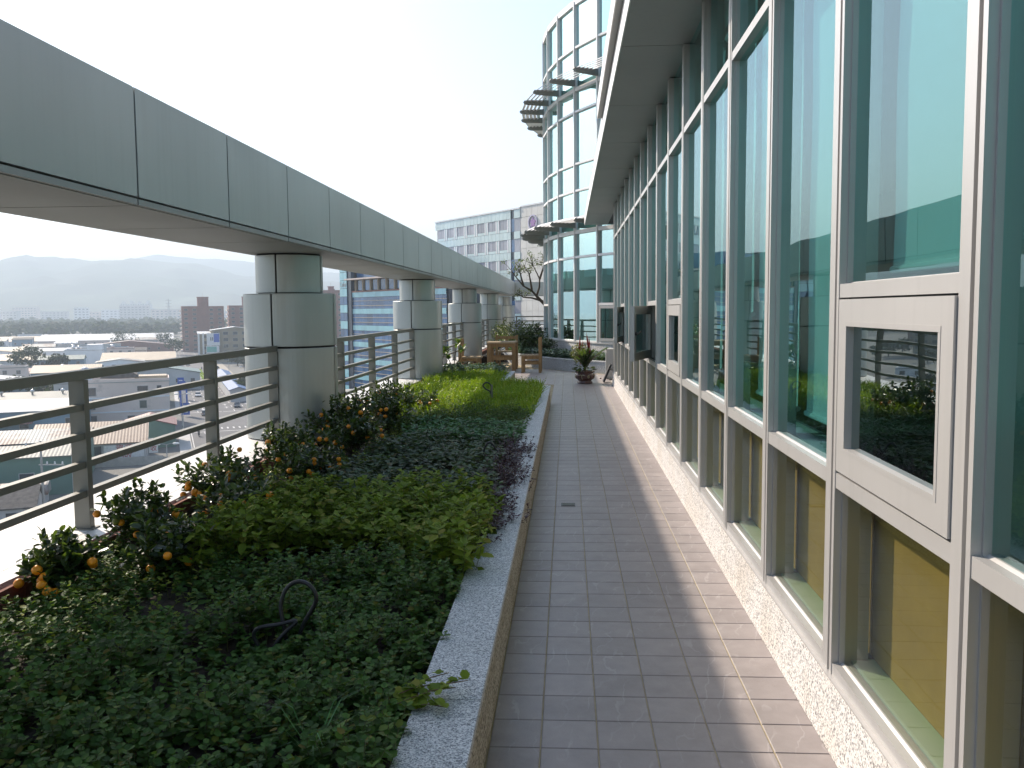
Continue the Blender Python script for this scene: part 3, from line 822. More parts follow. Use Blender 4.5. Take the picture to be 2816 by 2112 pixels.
# open casement low on the tower
i = 3
a, b_ = Vector(pt(TR + .05, ANG[i+1], .70)), Vector(pt(TR + .05, ANG[i], .70))
def tower_vent(hinge, free_dir, w, ang):
    e = free_dir.normalized()
    rz = math.atan2(e.y, e.x)
    c = MB(); fr = .075; h = .92
    c.box(0, w, -.02, .02, 0, fr).box(0, w, -.02, .02, h - fr, h).box(0, fr, -.02, .02, fr, h - fr).box(w - fr, w, -.02, .02, fr, h - fr)
    o = c.build('casement', M['frame'], tw); o.location = hinge; o.rotation_euler = (0, 0, rz + ang)
    MB().quad((fr, 0, fr), (fr, 0, h - fr), (w - fr, 0, h - fr), (w - fr, 0, fr)).build('casement_pane', M['glass_vent'], o)
tower_vent(a, b_ - a, 1.05, R(-20))
a, b_ = Vector(pt(TR + .06, ANG[8], .70)), Vector(pt(TR + .06, ANG[7], .70))
tower_vent(a, b_ - a, 1.1, 0)
for z in (1.66,):
    for i in (3, 7):
        c, d, n_, hl = chord(i, TR, z, z, .05)
        MB().obox(c + Vector((0,0,0)), d, n_, (0,0,1), hl, .05, .03).build('transom', M['frame_white'], tw)

# curved planter in front of the tower
cp = thing('curved_planter', 'low curved granite kerbed planter hugging the foot of the glass tower', 'planter', (TC[0], TC[1], 0))
for k in range(9):
    a0 = R(176 + k*6) + .0002; a1 = R(182 + k*6) - .0002
    MB().lathe([(11.02, -.004), (11.20, -.004), (11.20, .262), (11.02, .262)], 4, (0,0), a0, a1, 'loop').build('kerb_wall', M['granite'], cp)
    MB().lathe([(11.0, .263), (11.21, .263), (11.21, .292), (11.0, .292)], 4, (0,0), a0, a1, 'loop').build('kerb_cap', M['granite'], cp)
MB().lathe([(TR + .055, .235), (11.02, .235)], 50, (0,0), R(176), R(230)).build('soil', M['soil'], cp)

# ---------------------------------------------------------------- timber table and chairs
def timber_table(loc, rz):
    t = thing('timber_table', 'chunky square timber table with slatted top on the terrace', 'table', loc, rz)
    W, D, H = .36, .50, .73
    for k in range(6):
        MB().box(-W, W, -D + k*.1675 + .004, -D + (k+1)*.1675 - .004, H - .035, H).build('top_plank', M['wood_top'], t)
    for sx in (-1, 1):
        for sy in (-1, 1):
            MB().box(sx*.31 - .045, sx*.31 + .045, sy*.43 - .045, sy*.43 + .045, 0, H - .036).build('leg', M['wood'], t)
    for sy in (-1, 1):
        MB().box(-.264, .264, sy*.43 - .02, sy*.43 + .02, H - .12, H - .037).build('apron', M['wood'], t)
        MB().box(-.264, .264, sy*.43 - .02, sy*.43 + .02, .28, .36).build('stretcher', M['wood'], t)
    for sx in (-1, 1):
        MB().box(sx*.31 - .02, sx*.31 + .02, -.384, .384, H - .12, H - .037).build('apron', M['wood'], t)
    return t
timber_table((-1.65, 22.92, 0), 0)
def timber_chair(loc, rz, label):
    """front towards -x, backrest on +x"""
    t = thing('timber_chair', label, 'chair', loc, rz, 'timber chairs round the table')
    for k in range(5):
        x = -.235 + k*.094
        MB().box(x - .043, x + .043, -.24, .24, .405, .438).build('seat_slat', M['wood_top'], t)
    for sy in (-1, 1):
        MB().box(-.24, -.165, sy*.2 - .03, sy*.2 + .03, 0, .404).build('front_leg', M['wood'], t)
        MB().box(.1805, .2505, sy*.272 - .03, sy*.272 + .03, 0, .85).build('back_post', M['wood'], t)
        MB().box(-.164, .18, sy*.2 - .02, sy*.2 + .02, .20, .27).build('stretcher', M['wood'], t)
        MB().box(-.164, .18, sy*.2 - .02, sy*.2 + .02, .33, .404).build('seat_rail', M['wood'], t)
    MB().box(.20, .23, -.04, .04, .44, .80).build('back_slat', M['wood'], t)
    MB().box(.20, .23, -.2418, .2418, .55, .63).build('back_rail', M['wood'], t)
    MB().box(.20, .23, -.2418, .2418, .74, .82).build('back_rail', M['wood'], t)
    MB().box(-.02, .03, -.1795, .1795, .22, .26).build('cross_stretcher', M['wood'], t)
    return t
timber_chair((-0.885, 22.15, 0), 0, 'timber chair with its backrest towards the curved planter, facing the table')
timber_chair((-2.30, 21.3, 0), PI, 'timber chair with its back to the column and the parapet')
timber_chair((-1.62, 24.15, 0), R(95), 'timber chair on the far side of the timber table, seen through its legs')

# ---------------------------------------------------------------- helper for leafy plants (numpy leaves)
rng = np.random.default_rng(5)
LEAF_T = {  # local leaf outline: length along +x, folded on the midrib
 'oval': np.array([(0,0,0),(.35,.28,.05),(.75,.22,.03),(1,0,-.06),(.75,-.22,.03),(.35,-.28,.05)]),
 'round': np.array([(0,0,0),(.25,.40,.06),(.75,.40,.03),(1,0,-.05),(.75,-.40,.03),(.25,-.40,.06)]),
 'lance': np.array([(0,0,0),(.3,.14,.04),(.7,.12,.0),(1,0,-.12),(.7,-.12,.0),(.3,-.14,.04)]),
 'blade': np.array([(0,0,0),(.3,.035,.0),(.7,.03,.0),(1,0,.0),(.7,-.03,.0),(.3,-.035,.0)]),
 'heart': np.array([(.08,0,-.02),(0,.34,.04),(.5,.42,.02),(1,0,-.10),(.5,-.42,.02),(0,-.34,.04)])}
def leaves_mesh(name, pos, dirs, ups, size, kind='oval'):
    """pos (n,3), dirs (n,3) leaf axis, ups approx normals, size (n,)"""
    T = LEAF_T[kind]; n = len(pos)
    d = dirs / (np.linalg.norm(dirs, axis=1, keepdims=True) + 1e-9)
    w = np.cross(ups, d); w /= (np.linalg.norm(w, axis=1, keepdims=True) + 1e-9)
    u = np.cross(d, w)
    V = pos[:,None,:] + size[:,None,None] * (T[None,:,0,None]*d[:,None,:] + T[None,:,1,None]*w[:,None,:] + T[None,:,2,None]*u[:,None,:])
    V = V.reshape(-1, 3); base = (np.arange(n) * 6)[:,None]
    q = np.concatenate([base + np.array([[0,1,2,3]]), base + np.array([[0,3,4,5]])])
    return np_mesh(name, V, None, q)
def merge_tubes(segs, n=4):
    """segs: list of (p0,p1,r0,r1) -> thin stems"""
    b = MB()
    for p0, p1, r0, r1 in segs: b.tube([p0, p1], [r0, r1], n, False)
    return b
# ---------------------------------------------------------------- ground cover in the long planter (uncountable: stuff)
def in_poly(x, y, f): return f(x, y)
def stalks(name, label, cat, n, sampler, hfun, pairs, lsize, kind, mat, lean=0.25, droop=0.35, z0=0.2, stemmat='stem', stem_r=.0016, topbias=1.0, top=True):
    P, D, U, S = [], [], [], []; segs = []
    for _ in range(n):
        x, y = sampler(); h = hfun(x, y)
        if h <= 0.02: continue
        ax = np.array([rng.normal(0, lean), rng.normal(0, lean), 1.0]); ax /= np.linalg.norm(ax)
        base = np.array([x, y, soil_h(x, y) - .01]); tip = base + ax * h
        segs.append((base, tip, stem_r*1.3, stem_r*.7))
        a = rng.uniform(0, 2*PI); np_ = max(2, int(pairs))
        for k in range(np_):
            f = 0.35 + 0.65 * ((k + rng.uniform(.2, .8)) / np_) ** (1/topbias)
            c = base + ax * h * f
            a += PI/2 + rng.normal(0, .3)
            for s in (0, PI):
                q = a + s
                d = np.array([math.cos(q), math.sin(q), rng.normal(.15, droop)])
                P.append(c); D.append(d); U.append(np.array([rng.normal(0, .3), rng.normal(0, .3), 1.0])); S.append(lsize * rng.uniform(.6, 1.2) * (1.15 - .45*f))
        if top:
            for s in range(3):
                q = rng.uniform(0, 2*PI); P.append(tip); D.append(np.array([math.cos(q), math.sin(q), .55])); U.append(np.array([-math.cos(q), -math.sin(q), .6])); S.append(lsize * rng.uniform(.4, .7))
    me = leaves_mesh(name, np.array(P), np.array(D), np.array(U), np.array(S), kind)
    o = obj(name, me, mat); tag(o, label, cat, kind='stuff')
    s_ = merge_tubes(segs, 3).build('stems', M[stemmat], o); tag(s_, kind='stuff')
    return o
U_ = lambda a, b: rng.uniform(a, b)
def wob(x, y): return math.sin(x*3.1 + y*1.7) * .5 + math.sin(y*4.3 - x*2.2) * .5
# shaggy mint in the foreground
def s_mint():
    while True:
        x, y = U_(-2.45, -0.50), U_(1.6, 4.75)
        if y > 4.35 + .25*wob(x, 0) and x > -1.75: continue
        if x < -1.75 and rng.random() < .45: continue
        if (x + 1.55)**2 / .10 + (y - 3.75)**2 / .05 < 1 and rng.random() < .85: continue
        return x, y
stalks('mint_ground_cover', 'dark green mint filling the front of the long planter', 'mint', 3300, s_mint, lambda x, y: (.09 + .055*wob(x*2.6, y*2.9) + U_(-.05, .08)) * (.45 if abs(x + 1.1) < .2 and 2.9 < y < 3.42 else 1), 6, .035, 'round', M['mint'], .28)
# paler basil clump
def s_bas():
    while True:
        x, y = U_(-1.85, -.46), U_(4.15, 5.9)
        if y < 4.45 + .3*math.sin(x*4) : continue
        if y > 5.75 - .35*abs(x + 1.0): continue
        return x, y
stalks('basil_patch', 'yellowish green drooping basil patch behind the mint', 'basil', 640, s_bas, lambda x, y: .25 + .05*wob(x, y) + U_(-.06, .05), 6, .078, 'oval', M['basil'], .16, .45)
# dusty vine leaves
def s_pot():
    while True:
        x, y = U_(-1.75, -.52), U_(5.35, 8.35)
        if y < 5.75 - .3*abs(x + 1.0) : continue
        if (x + 1.15)**2 / .09 + (y - 6.9)**2 / .16 < 1 and rng.random() < .7: continue
        return x, y
stalks('vine_ground_cover', 'dull grey green vine leaves in the middle of the planter', 'vine', 950, s_pot, lambda x, y: .15 + .05*wob(x*1.5, y) + U_(-.04, .05), 4, .062, 'heart', M['potato'], .3, .25)
def s_pur():
    y = U_(4.75, 8.2); return -.50 + rng.normal(0, .065) + .04*math.sin(y*5), y
stalks('purple_trailing_plant', 'dark purple trailing plant spilling onto the granite kerb', 'plant', 650, s_pur, lambda x, y: .15 + U_(-.03, .07), 6, .032, 'oval', M['purple'], .55, .4, stemmat='drystem')
def s_clo():
    while True:
        x, y = U_(-1.6, -.48), U_(8.2, 9.6)
        if y < 8.35 + .2*math.sin(x*5): continue
        return x, y
stalks('bright_leaf_patch', 'fresh green low leaf patch between the vine and the grass', 'plant', 700, s_clo, lambda x, y: .16 + U_(-.03, .04), 4, .055, 'heart', M['clover'], .25, .2)
def s_mix():
    return U_(-1.9, -.46), U_(9.4, 11.3)
stalks('mixed_herb_patch', 'mixed olive green herbs in front of the grass', 'herbs', 900, s_mix, lambda x, y: .16 + .04*wob(x, y) + U_(-.05, .06), 5, .045, 'oval', M['mint'], .3)
def s_weed():
    return U_(-2.48, -1.7), U_(3.2, 11.0)
stalks('weeds_under_shrubs', 'thin yellow green weeds under the kumquat shrubs', 'weeds', 700, s_weed, lambda x, y: .10 + U_(-.03, .08), 4, .034, 'oval', M['basil'], .4)
# feathery bright grass
def grass_patch():
    n = 15000; xs, ys, hs = [], [], []
    while len(xs) < n:
        x, y = U_(-2.45, -.42), U_(10.6, 17.6)
        if y < 11.0 - .3*math.sin(x*3) and rng.random() < .6: continue
        if y > 14.6 and x > -1.2: continue
        if x < -2.1 and y < 12.2: continue
        xs.append(x); ys.append(y); hs.append(.17 + .05*wob(x, y*.7) + U_(-.05, .08))
    x, y, h = map(np.array, (xs, ys, hs)); n = len(x)
    b = np.stack([x, y, np.full(n, .20)], 1)
    lean = rng.normal(0, .35, (n, 2)); a = rng.uniform(0, 2*PI, n)
    w = np.stack([np.cos(a), np.sin(a), np.zeros(n)], 1) * (.0045 + .004*rng.random(n))[:,None]
    mid = b + np.stack([lean[:,0]*h*.35, lean[:,1]*h*.35, h*.6], 1)
    tip = b + np.stack([lean[:,0]*h*1.0, lean[:,1]*h*1.0, h], 1)
    V = np.stack([b - w, b + w, mid + w*1.3, tip, mid - w*1.3], 1).reshape(-1, 3)
    base = (np.arange(n)*5)[:,None]
    me = np_mesh('grass_patch', V, base + np.array([[2,3,4]]), base + np.array([[0,1,2,4]]))
    o = obj('grass_patch', me, M['grass']); tag(o, 'bright yellow green feathery grass at the far end of the planter', 'grass', kind='stuff')
    # fine leaflets on the blades
    k = 17000; i = rng.integers(0, n, k); f = rng.uniform(.45, 1.0, k)[:,None]
    p = b[i] * (1 - f) + tip[i] * f + rng.normal(0, .01, (k, 3))
    q = rng.uniform(0, 2*PI, k); d = np.stack([np.cos(q), np.sin(q), rng.normal(.4, .4, k)], 1)
    me = leaves_mesh('grass_leaflets', p, d, np.stack([rng.normal(0,.4,k), rng.normal(0,.4,k), np.ones(k)], 1), rng.uniform(.018, .034, k), 'oval')
    lf = obj('grass_leaflets', me, M['grass'], o); tag(lf, kind='stuff')
grass_patch()
stalks('bluegreen_leaf_patch', 'blue green broad leaf patch between the grass and the timber table', 'plant', 620, lambda: (U_(-2.4, -1.27), U_(16.8, 18.05)), lambda x, y: .22 + U_(-.05, .06), 5, .075, 'heart', M['bluegreen'], .25, .2)

# stray mint shoot lying over the kerb near the front
def sprawl(name, label, base, tips, mat, ls, kind='round'):
    P, D, U, S = [], [], [], []; segs = []
    t = None
    for tip in tips:
        base_ = np.array(base) + rng.normal(0, .02, 3) * [1, 1, .2]; tip = np.array(tip)
        mid = (base_ + tip)/2 + [0, 0, .03]
        pts = [base_, (base_ + mid)/2 + [0,0,.015], mid, (mid + tip)/2 + [0,0,.008], tip]
        for k in range(4): segs.append((pts[k], pts[k+1], .0022, .0016))
        for k in range(16):
            f = U_(.25, 1); c = base_*(1-f)**2 + 2*mid*f*(1-f) + tip*f*f
            for s in (0, PI):
                q = U_(0, 2*PI) + s
                P.append(c + [0,0,.008]); D.append(np.array([math.cos(q), math.sin(q), U_(-.1, .7)])); U.append(np.array([rng.normal(0,.4), rng.normal(0,.4), 1.])); S.append(ls*U_(.6, 1.15))
    t = thing(name, label, 'plant', tuple(float(c) for c in base))
    off = np.array(base)
    o = obj('leaves', leaves_mesh('leaves', np.array(P) - off, np.array(D), np.array(U), np.array(S), kind), mat, t)
    b = MB()
    for p0, p1, r0, r1 in segs: b.tube([p0 - off, p1 - off], [r0, r1], 4, False)
    b.build('stems', M['drystem'], t)
sprawl('sprawling_mint_shoot', 'yellowing mint shoot sprawling across the granite kerb cap near the front', (-.62, 2.72, .24), [(-.33, 2.86, .33), (-.36, 2.78, .34), (-.40, 2.92, .33), (-.38, 2.70, .31), (-.44, 2.82, .33)], M['basil'], .034)
for i, (yy, n_) in enumerate(((6.95, 3), (6.2, 2), (7.7, 3), (5.75, 3))):
    sprawl('purple_runner', 'short purple runner reaching out over the pale kerb cap', (-.50, yy, .30), [(-.36 - U_(0, .05), yy + U_(-.12, .15), .31) for _ in range(n_)], M['purple'], .03, 'oval')
for o in bpy.data.objects:
    if o.name.startswith('purple_runner'): o['group'] = 'purple runners on the kerb'
# a tuft of long grass blades in the mint
def tuft(loc, n, h, label):
    t = thing('grass_tuft', label, 'grass', loc)
    b = MB()
    for _ in range(n):
        q = U_(0, 2*PI); L_ = h*U_(.7, 1.1); w = .0028
        s = Vector((-math.sin(q), math.cos(q), 0)) * w; d = Vector((math.cos(q), math.sin(q), 0))
        pts = [Vector((0,0,0)), d*L_*.12 + Vector((0,0,L_*.5)), d*L_*.38 + Vector((0,0,L_*.82)), d*L_*.8 + Vector((0,0,L_*.85))]
        for k in range(3):
            f0, f1 = 1 - k*.3, 1 - (k+1)*.3
            b.quad(pts[k] - s*f0, pts[k] + s*f0, pts[k+1] + s*f1, pts[k+1] - s*f1)
    b.build('blades', M['clover'], t)
tuft((-.72, 2.42, .2), 11, .26, 'thin tuft of long arching grass blades among the mint')

# ---------------------------------------------------------------- kumquat shrubs
def unit_sphere(n, r): 
    return MB().lathe([(r*math.sin(PI*k/6), -r*math.cos(PI*k/6)) for k in range(7)], 10)
fruit_me = unit_sphere(10, .5).build('fruit', M['orange'], None, True)
green_me = unit_sphere(10, .5).build('fruit', M['orange_green'], None, True)
def kumquat(loc, h, r, nf, label, seed):
    g = np.random.default_rng(seed)
    t = thing('kumquat_shrub', label, 'kumquat shrub', loc, 0, 'kumquat shrubs in the planter')
    b = MB(); tips = []
    nb = int(16 + 10*r/.3)
    for k in range(nb):
        q = 2*PI*k/nb*2.4 + g.uniform(-.4, .4); rr = r*g.uniform(.25, 1.0)
        zt = h*(0.45 + .55*g.random()**.8) * (1 - .25*(rr/r)**2)
        p0 = Vector((g.normal(0,.012), g.normal(0,.012), 0)); p1 = Vector((rr*.35*math.cos(q), rr*.35*math.sin(q), zt*.45)); p2 = Vector((rr*math.cos(q), rr*math.sin(q), zt))
        b.tube([p0, p1, p2], [.007, .0045, .002], 5, False); tips.append((p1, p2))
    b.build('branches', M['bark'], t)
    P, D, U, S = [], [], [], []
    for p1, p2 in tips:
        for k in range(42):
            f = g.uniform(.05, 1.08)**.8; c = np.array(p1)*(1-f) + np.array(p2)*f + g.normal(0, .028, 3)
            c[2] = max(c[2], .03)
            q = g.uniform(0, 2*PI); P.append(c); D.append(np.array([math.cos(q), math.sin(q), g.normal(.35, .45)])); U.append(np.array([g.normal(0,.5), g.normal(0,.5), 1.])); S.append(.052*g.uniform(.6, 1.2))
        # upright shoot at the tip
        for k in range(6):
            q = g.uniform(0, 2*PI); P.append(np.array(p2) + [0,0,.015*k*.6]); D.append(np.array([math.cos(q)*.5, math.sin(q)*.5, .9])); U.append(np.array([-math.cos(q), -math.sin(q), .5])); S.append(.05*g.uniform(.6, 1.0))
    obj('foliage', leaves_mesh('foliage', np.array(P), np.array(D), np.array(U), np.array(S), 'oval'), M['citrus'], t)
    for k in range(nf):
        p1, p2 = tips[g.integers(0, len(tips))]
        f = g.uniform(.45, 1.0); c = np.array(p1)*(1-f) + np.array(p2)*f
        v = np.array([c[0] + .02, c[1] - .05, 0]); v /= (np.linalg.norm(v) + 1e-6)
        c = c + v*.055 + g.normal(0, .015, 3) - [0, 0, .012]; c[2] = max(c[2], .05)
        s = .043*g.uniform(.85, 1.12)
        inst(green_me if g.random() < .14 else fruit_me, t, tuple(c), (0,0,0), (s, s, s*.95), 'fruit')
shr = [((-2.40, 4.02), .30, .22, 9, 'low kumquat shrub with fruit leaning over the white coping by the front railing post'),
       ((-2.32, 4.70), .42, .24, 6, 'dark bushy kumquat shrub right beside the railing post'),
       ((-1.98, 4.30), .36, .26, 6, 'sparse kumquat shrub standing in the weeds ahead of the basil'),
       ((-2.30, 5.80), .44, .32, 14, 'broad kumquat shrub against the coping, heavy with fruit'),
       ((-1.95, 5.25), .40, .30, 17, 'kumquat shrub with the most orange fruit, next to the basil'),
       ((-2.32, 7.25), .46, .30, 8, 'kumquat shrub at the near foot of the thick column'),
       ((-1.98, 6.65), .40, .30, 12, 'kumquat shrub bordering the dull vine leaves, fruit in pairs'),
       ((-2.22, 8.55), .56, .30, 9, 'tall kumquat shrub in front of the thick column'),
       ((-1.95, 8.00), .40, .30, 9, 'kumquat shrub between the thick column and the fresh green patch'),
       ((-2.35, 10.1), .50, .32, 12, 'kumquat shrub just past the thick column by the railing'),
       ((-1.95, 9.60), .42, .30, 9, 'kumquat shrub on the walkway side past the thick column'),
       ((-2.32, 11.6), .46, .34, 10, 'kumquat shrub below the railing in front of the blue office block'),
       ((-1.90, 11.1), .40, .32, 13, 'last kumquat shrub where the bright grass begins')]
for i, (xy, h, r, nf, lab) in enumerate(shr):
    kumquat((xy[0], xy[1], soil_h(*xy) - .01), h*.9, r*.92, int(nf*1.8), lab, 40 + i)
bpy.data.objects.remove(fruit_me); bpy.data.objects.remove(green_me)

# ---------------------------------------------------------------- saplings
def sapling(loc, forks, label, seed):
    g = np.random.default_rng(seed)
    t = thing('sapling', label, 'sapling', loc, 0, 'young saplings in the planter')
    b = MB(); P, D, U, S = [], [], [], []
    for f in forks:
        pts = [Vector(p) for p in f]
        b.tube(pts, [.012 - .008*k/(len(pts)-1) for k in range(len(pts))], 6, False)
        tip = np.array(pts[-1]); prev = np.array(pts[-2])
        for k in range(15):
            q = g.uniform(0, 2*PI); fr = g.uniform(.45, 1.05); c = prev*(1-fr) + tip*fr
            P.append(c); D.append(np.array([math.cos(q), math.sin(q), g.uniform(.2, 1.3)])); U.append(np.array([-math.cos(q)*.4, -math.sin(q)*.4, 1.])); S.append(.13*g.uniform(.6, 1.15))
    b.build('stem', M['bark'], t)
    obj('foliage', leaves_mesh('foliage', np.array(P), np.array(D), np.array(U), np.array(S), 'oval'), M['sapling'], t)
sapling((-2.46, 16.85, .21), [[(0,0,0), (0,0,.18), (0,0,.36), (-.18, 0, .56), (-.34, 0, .78)], [(0,0,.36), (-.04, .02, .6), (-.09, 0, .84)]], 'young sapling with two leafy forks in front of the second column', 1)
sapling((-2.50, 17.7, .21), [[(0,0,0), (.02,0,.3), (.09, 0, .56)], [(0,0,.1), (-.05, 0, .3), (-.06, 0, .44)], [(0,0,.1), (.12, .0, .3), (.17, 0, .40)]], 'low bushy sapling by the white coping beyond the second column', 2)
sapling((-2.28, 18.0, .21), [[(0,0,0), (.02,0,.4), (.10, 0, .72)], [(0,0,.1), (-.1, 0, .35), (-.16, 0, .55)], [(0,0,.15), (.12, 0, .35), (.18, 0, .58)]], 'leafy sapling standing in front of a wooden chair', 3)

# ---------------------------------------------------------------- black hose loops
def hose(name, pts, r, label, group='black hoses looping out of the planter'):
    # smooth the polyline
    p = [Vector(q) for q in pts]
    out = []
    for i in range(len(p) - 1):
        a = p[max(i-1,0)]; b_ = p[i]; c = p[i+1]; d = p[min(i+2, len(p)-1)]
        for k in range(6):
            s = k/6
            out.append(0.5*((2*b_) + (c - a)*s + (2*a - 5*b_ + 4*c - d)*s*s + (3*b_ - a - 3*c + d)*s**3))
    out.append(p[-1])
    c0 = out[0]
    t = thing(name, label, 'hose', tuple(c0), 0, group)
    MB().tube([q - c0 for q in out], r, 8).build('tube', M['hose'], t, True)
    return t, c0
t, c0 = hose('hose_loop', [(-1.08, 3.40, .19), (-1.04, 3.40, .31), (-.985, 3.40, .41), (-1.0, 3.40, .465), (-1.05, 3.41, .485), (-1.10, 3.41, .46), (-1.125, 3.40, .39), (-1.11, 3.39, .30), (-1.095, 3.39, .18)], .0085, 'black hose forming a tall loop out of the front mint')
t, c0 = hose('hose_loop', [(-1.18, 3.36, .17), (-1.205, 3.36, .24), (-1.222, 3.36, .285), (-1.20, 3.36, .315), (-1.13, 3.37, .325), (-1.06, 3.38, .337), (-1.09, 3.37, .305), (-1.13, 3.36, .26), (-1.175, 3.36, .18)], .008, 'kinked black hose end beside the tall loop in the front mint')
t, c0 = hose('hose_loop', [(-1.04, 12.1, .20), (-1.04, 12.1, .42), (-1.10, 12.1, .47), (-1.14, 12.1, .52), (-1.10, 12.1, .56), (-1.05, 12.1, .545), (-1.03, 12.1, .50), (-1.035, 12.1, .42)], .0095, 'thin black hose loop on a stake in the bright grass')
MB().tube([(.018, 0, 0), (.018, 0, .33)], .014, 8).build('stake', M['rail'], t)
t, c0 = hose('hose_loop', [(-.72, 7.4, .22), (-.70, 7.4, .36), (-.67, 7.4, .43), (-.635, 7.4, .44), (-.60, 7.4, .39), (-.585, 7.4, .25)], .009, 'low black hose arch among the dull vine leaves')

# ---------------------------------------------------------------- glazed bowl with mixed plants
bowl = thing('glazed_bowl', 'round maroon glazed bowl with pale relief on the tiled floor', 'plant pot', (0.355, 18.74, 0))
MB().lathe([(.0, .0), (.150, .0), (.158, .012), (.155, .035), (.128, .05), (.150, .075), (.192, .11), (.207, .150), (.203, .185), (.180, .212), (.176, .222), (.200, .232), (.203, .25), (.196, .262), (.178, .262), (.172, .225), (.0, .222)], 36).build('bowl', M['pot'], bowl, True)
MB().lathe([(.0, .24), (.174, .24)], 24).build('potting_soil', M['soil'], bowl)
def on_bowl(az, z, r=.2065): return Vector((r*math.cos(az), r*math.sin(az), z))
for az in (R(290), R(20), R(200)):
    ring = [on_bowl(az + .09*math.cos(2*PI*k/12)*1.3, .150 + .028*math.sin(2*PI*k/12), .208) for k in range(13)]
    MB().tube(ring, .005, 6, False).build('round_relief', M['pot_gold'], bowl)
    ring = [on_bowl(az + .04*math.cos(2*PI*k/10)*1.3, .150 + .012*math.sin(2*PI*k/10), .209) for k in range(11)]
    MB().tube(ring, .005, 6, False).build('round_relief', M['pot_gold'], bowl)
for az in (R(250), R(340)):
    MB().tube([on_bowl(az - .30, .172, .207), on_bowl(az - .15, .186, .206), on_bowl(az, .176, .209), on_bowl(az + .15, .186, .206), on_bowl(az + .30, .172, .207)], .006, 6).build('bow_relief', M['pot_gold'], bowl)
    MB().tube([on_bowl(az, .178, .209), on_bowl(az, .13, .204), on_bowl(az + .03, .095, .180)], .007, 6).build('bow_relief', M['pot_gold'], bowl)
pp = thing('potted_plant_mix', 'mixed potted plants with arching feather fronds, pale mottled leaves and red spikes', 'potted plants', (0.355, 18.74, 0.24))
g = np.random.default_rng(9)
P, D, U, S = [], [], [], []; segs = MB()
for k in range(24):                                # arching fronds with paired leaflets
    q = g.uniform(-2.2, 2.0); L_ = g.uniform(.35, .62); sp = g.uniform(.35, .9)
    if k < 4: q = g.uniform(-.3, .35); L_ = .62; sp = .75
    pts = [Vector((L_*sp*f**1.6*math.cos(q), L_*sp*f**1.6*math.sin(q), L_*(f - .30*f*f*sp))) for f in (0,.25,.5,.75,1)]
    segs.tube(pts, [.008,.007,.006,.004,.002], 5, False)
    for j in range(16):
        f = .25 + .75*j/15; x = f*4; i = min(3, int(x)); c = np.array(pts[i].lerp(pts[i+1], x - i)); d = np.array((pts[i+1] - pts[i]).normalized())
        side = np.cross(d, [0,0,1]); side /= np.linalg.norm(side) + 1e-6
        for s in (-1, 1):
            P.append(c); D.append(side*s + d*.6 + np.array([0,0,.25])); U.append(np.array([0,0,1.]) - d*.3); S.append(.075*(1 - .45*abs(f - .55)))
segs.build('frond_stems', M['stem'], pp)
obj('feather_fronds', leaves_mesh('feather_fronds', np.array(P), np.array(D), np.array(U), np.array(S), 'oval'), M['zz'], pp)
P, D, U, S = [], [], [], []
for k in range(700):                               # mottled shrub on the left
    v = g.normal(0, 1, 3); v /= np.linalg.norm(v); c = np.array([-.10, .02, .38]) + v * [.20, .17, .24] * g.random()**.35
    q = g.uniform(0, 2*PI); P.append(c); D.append(np.array([math.cos(q), math.sin(q), g.normal(.3, .5)])); U.append(np.array([0,0,1.]) + g.normal(0,.4,3)); S.append(g.uniform(.03, .06))
obj('mottled_foliage', leaves_mesh('mottled_foliage', np.array(P), np.array(D), np.array(U), np.array(S), 'oval'), M['croton'], pp)
P, D, U, S = [], [], [], []
for c0 in ((.09, 0, .12), (-.10, .02, .1)):
    for k in range(6):
        q = g.uniform(0, 2*PI); P.append(np.array(c0) + [0,0,g.uniform(0, .15)]); D.append(np.array([math.cos(q)*.13, math.sin(q)*.13, 1.])); U.append(np.array([math.cos(q), math.sin(q), .1])); S.append(g.uniform(.40, .62))
obj('red_spikes', leaves_mesh('red_spikes', np.array(P), np.array(D), np.array(U), np.array(S), 'blade'), M['redleaf'], pp)
for o in pp.children:
    if o.name.startswith('red_spikes'): pass
P, D, U, S = [], [], [], []
for k in range(60):                                # drooping leaves at the rim
    q = g.uniform(0, 2*PI); P.append(np.array([.13*math.cos(q), .13*math.sin(q), g.uniform(.0, .12)])); D.append(np.array([math.cos(q), math.sin(q), g.uniform(-.2, .6)])); U.append(np.array([0,0,1.])); S.append(g.uniform(.08, .19))
obj('rim_leaves', leaves_mesh('rim_leaves', np.array(P), np.array(D), np.array(U), np.array(S), 'lance'), M['zz'], pp)

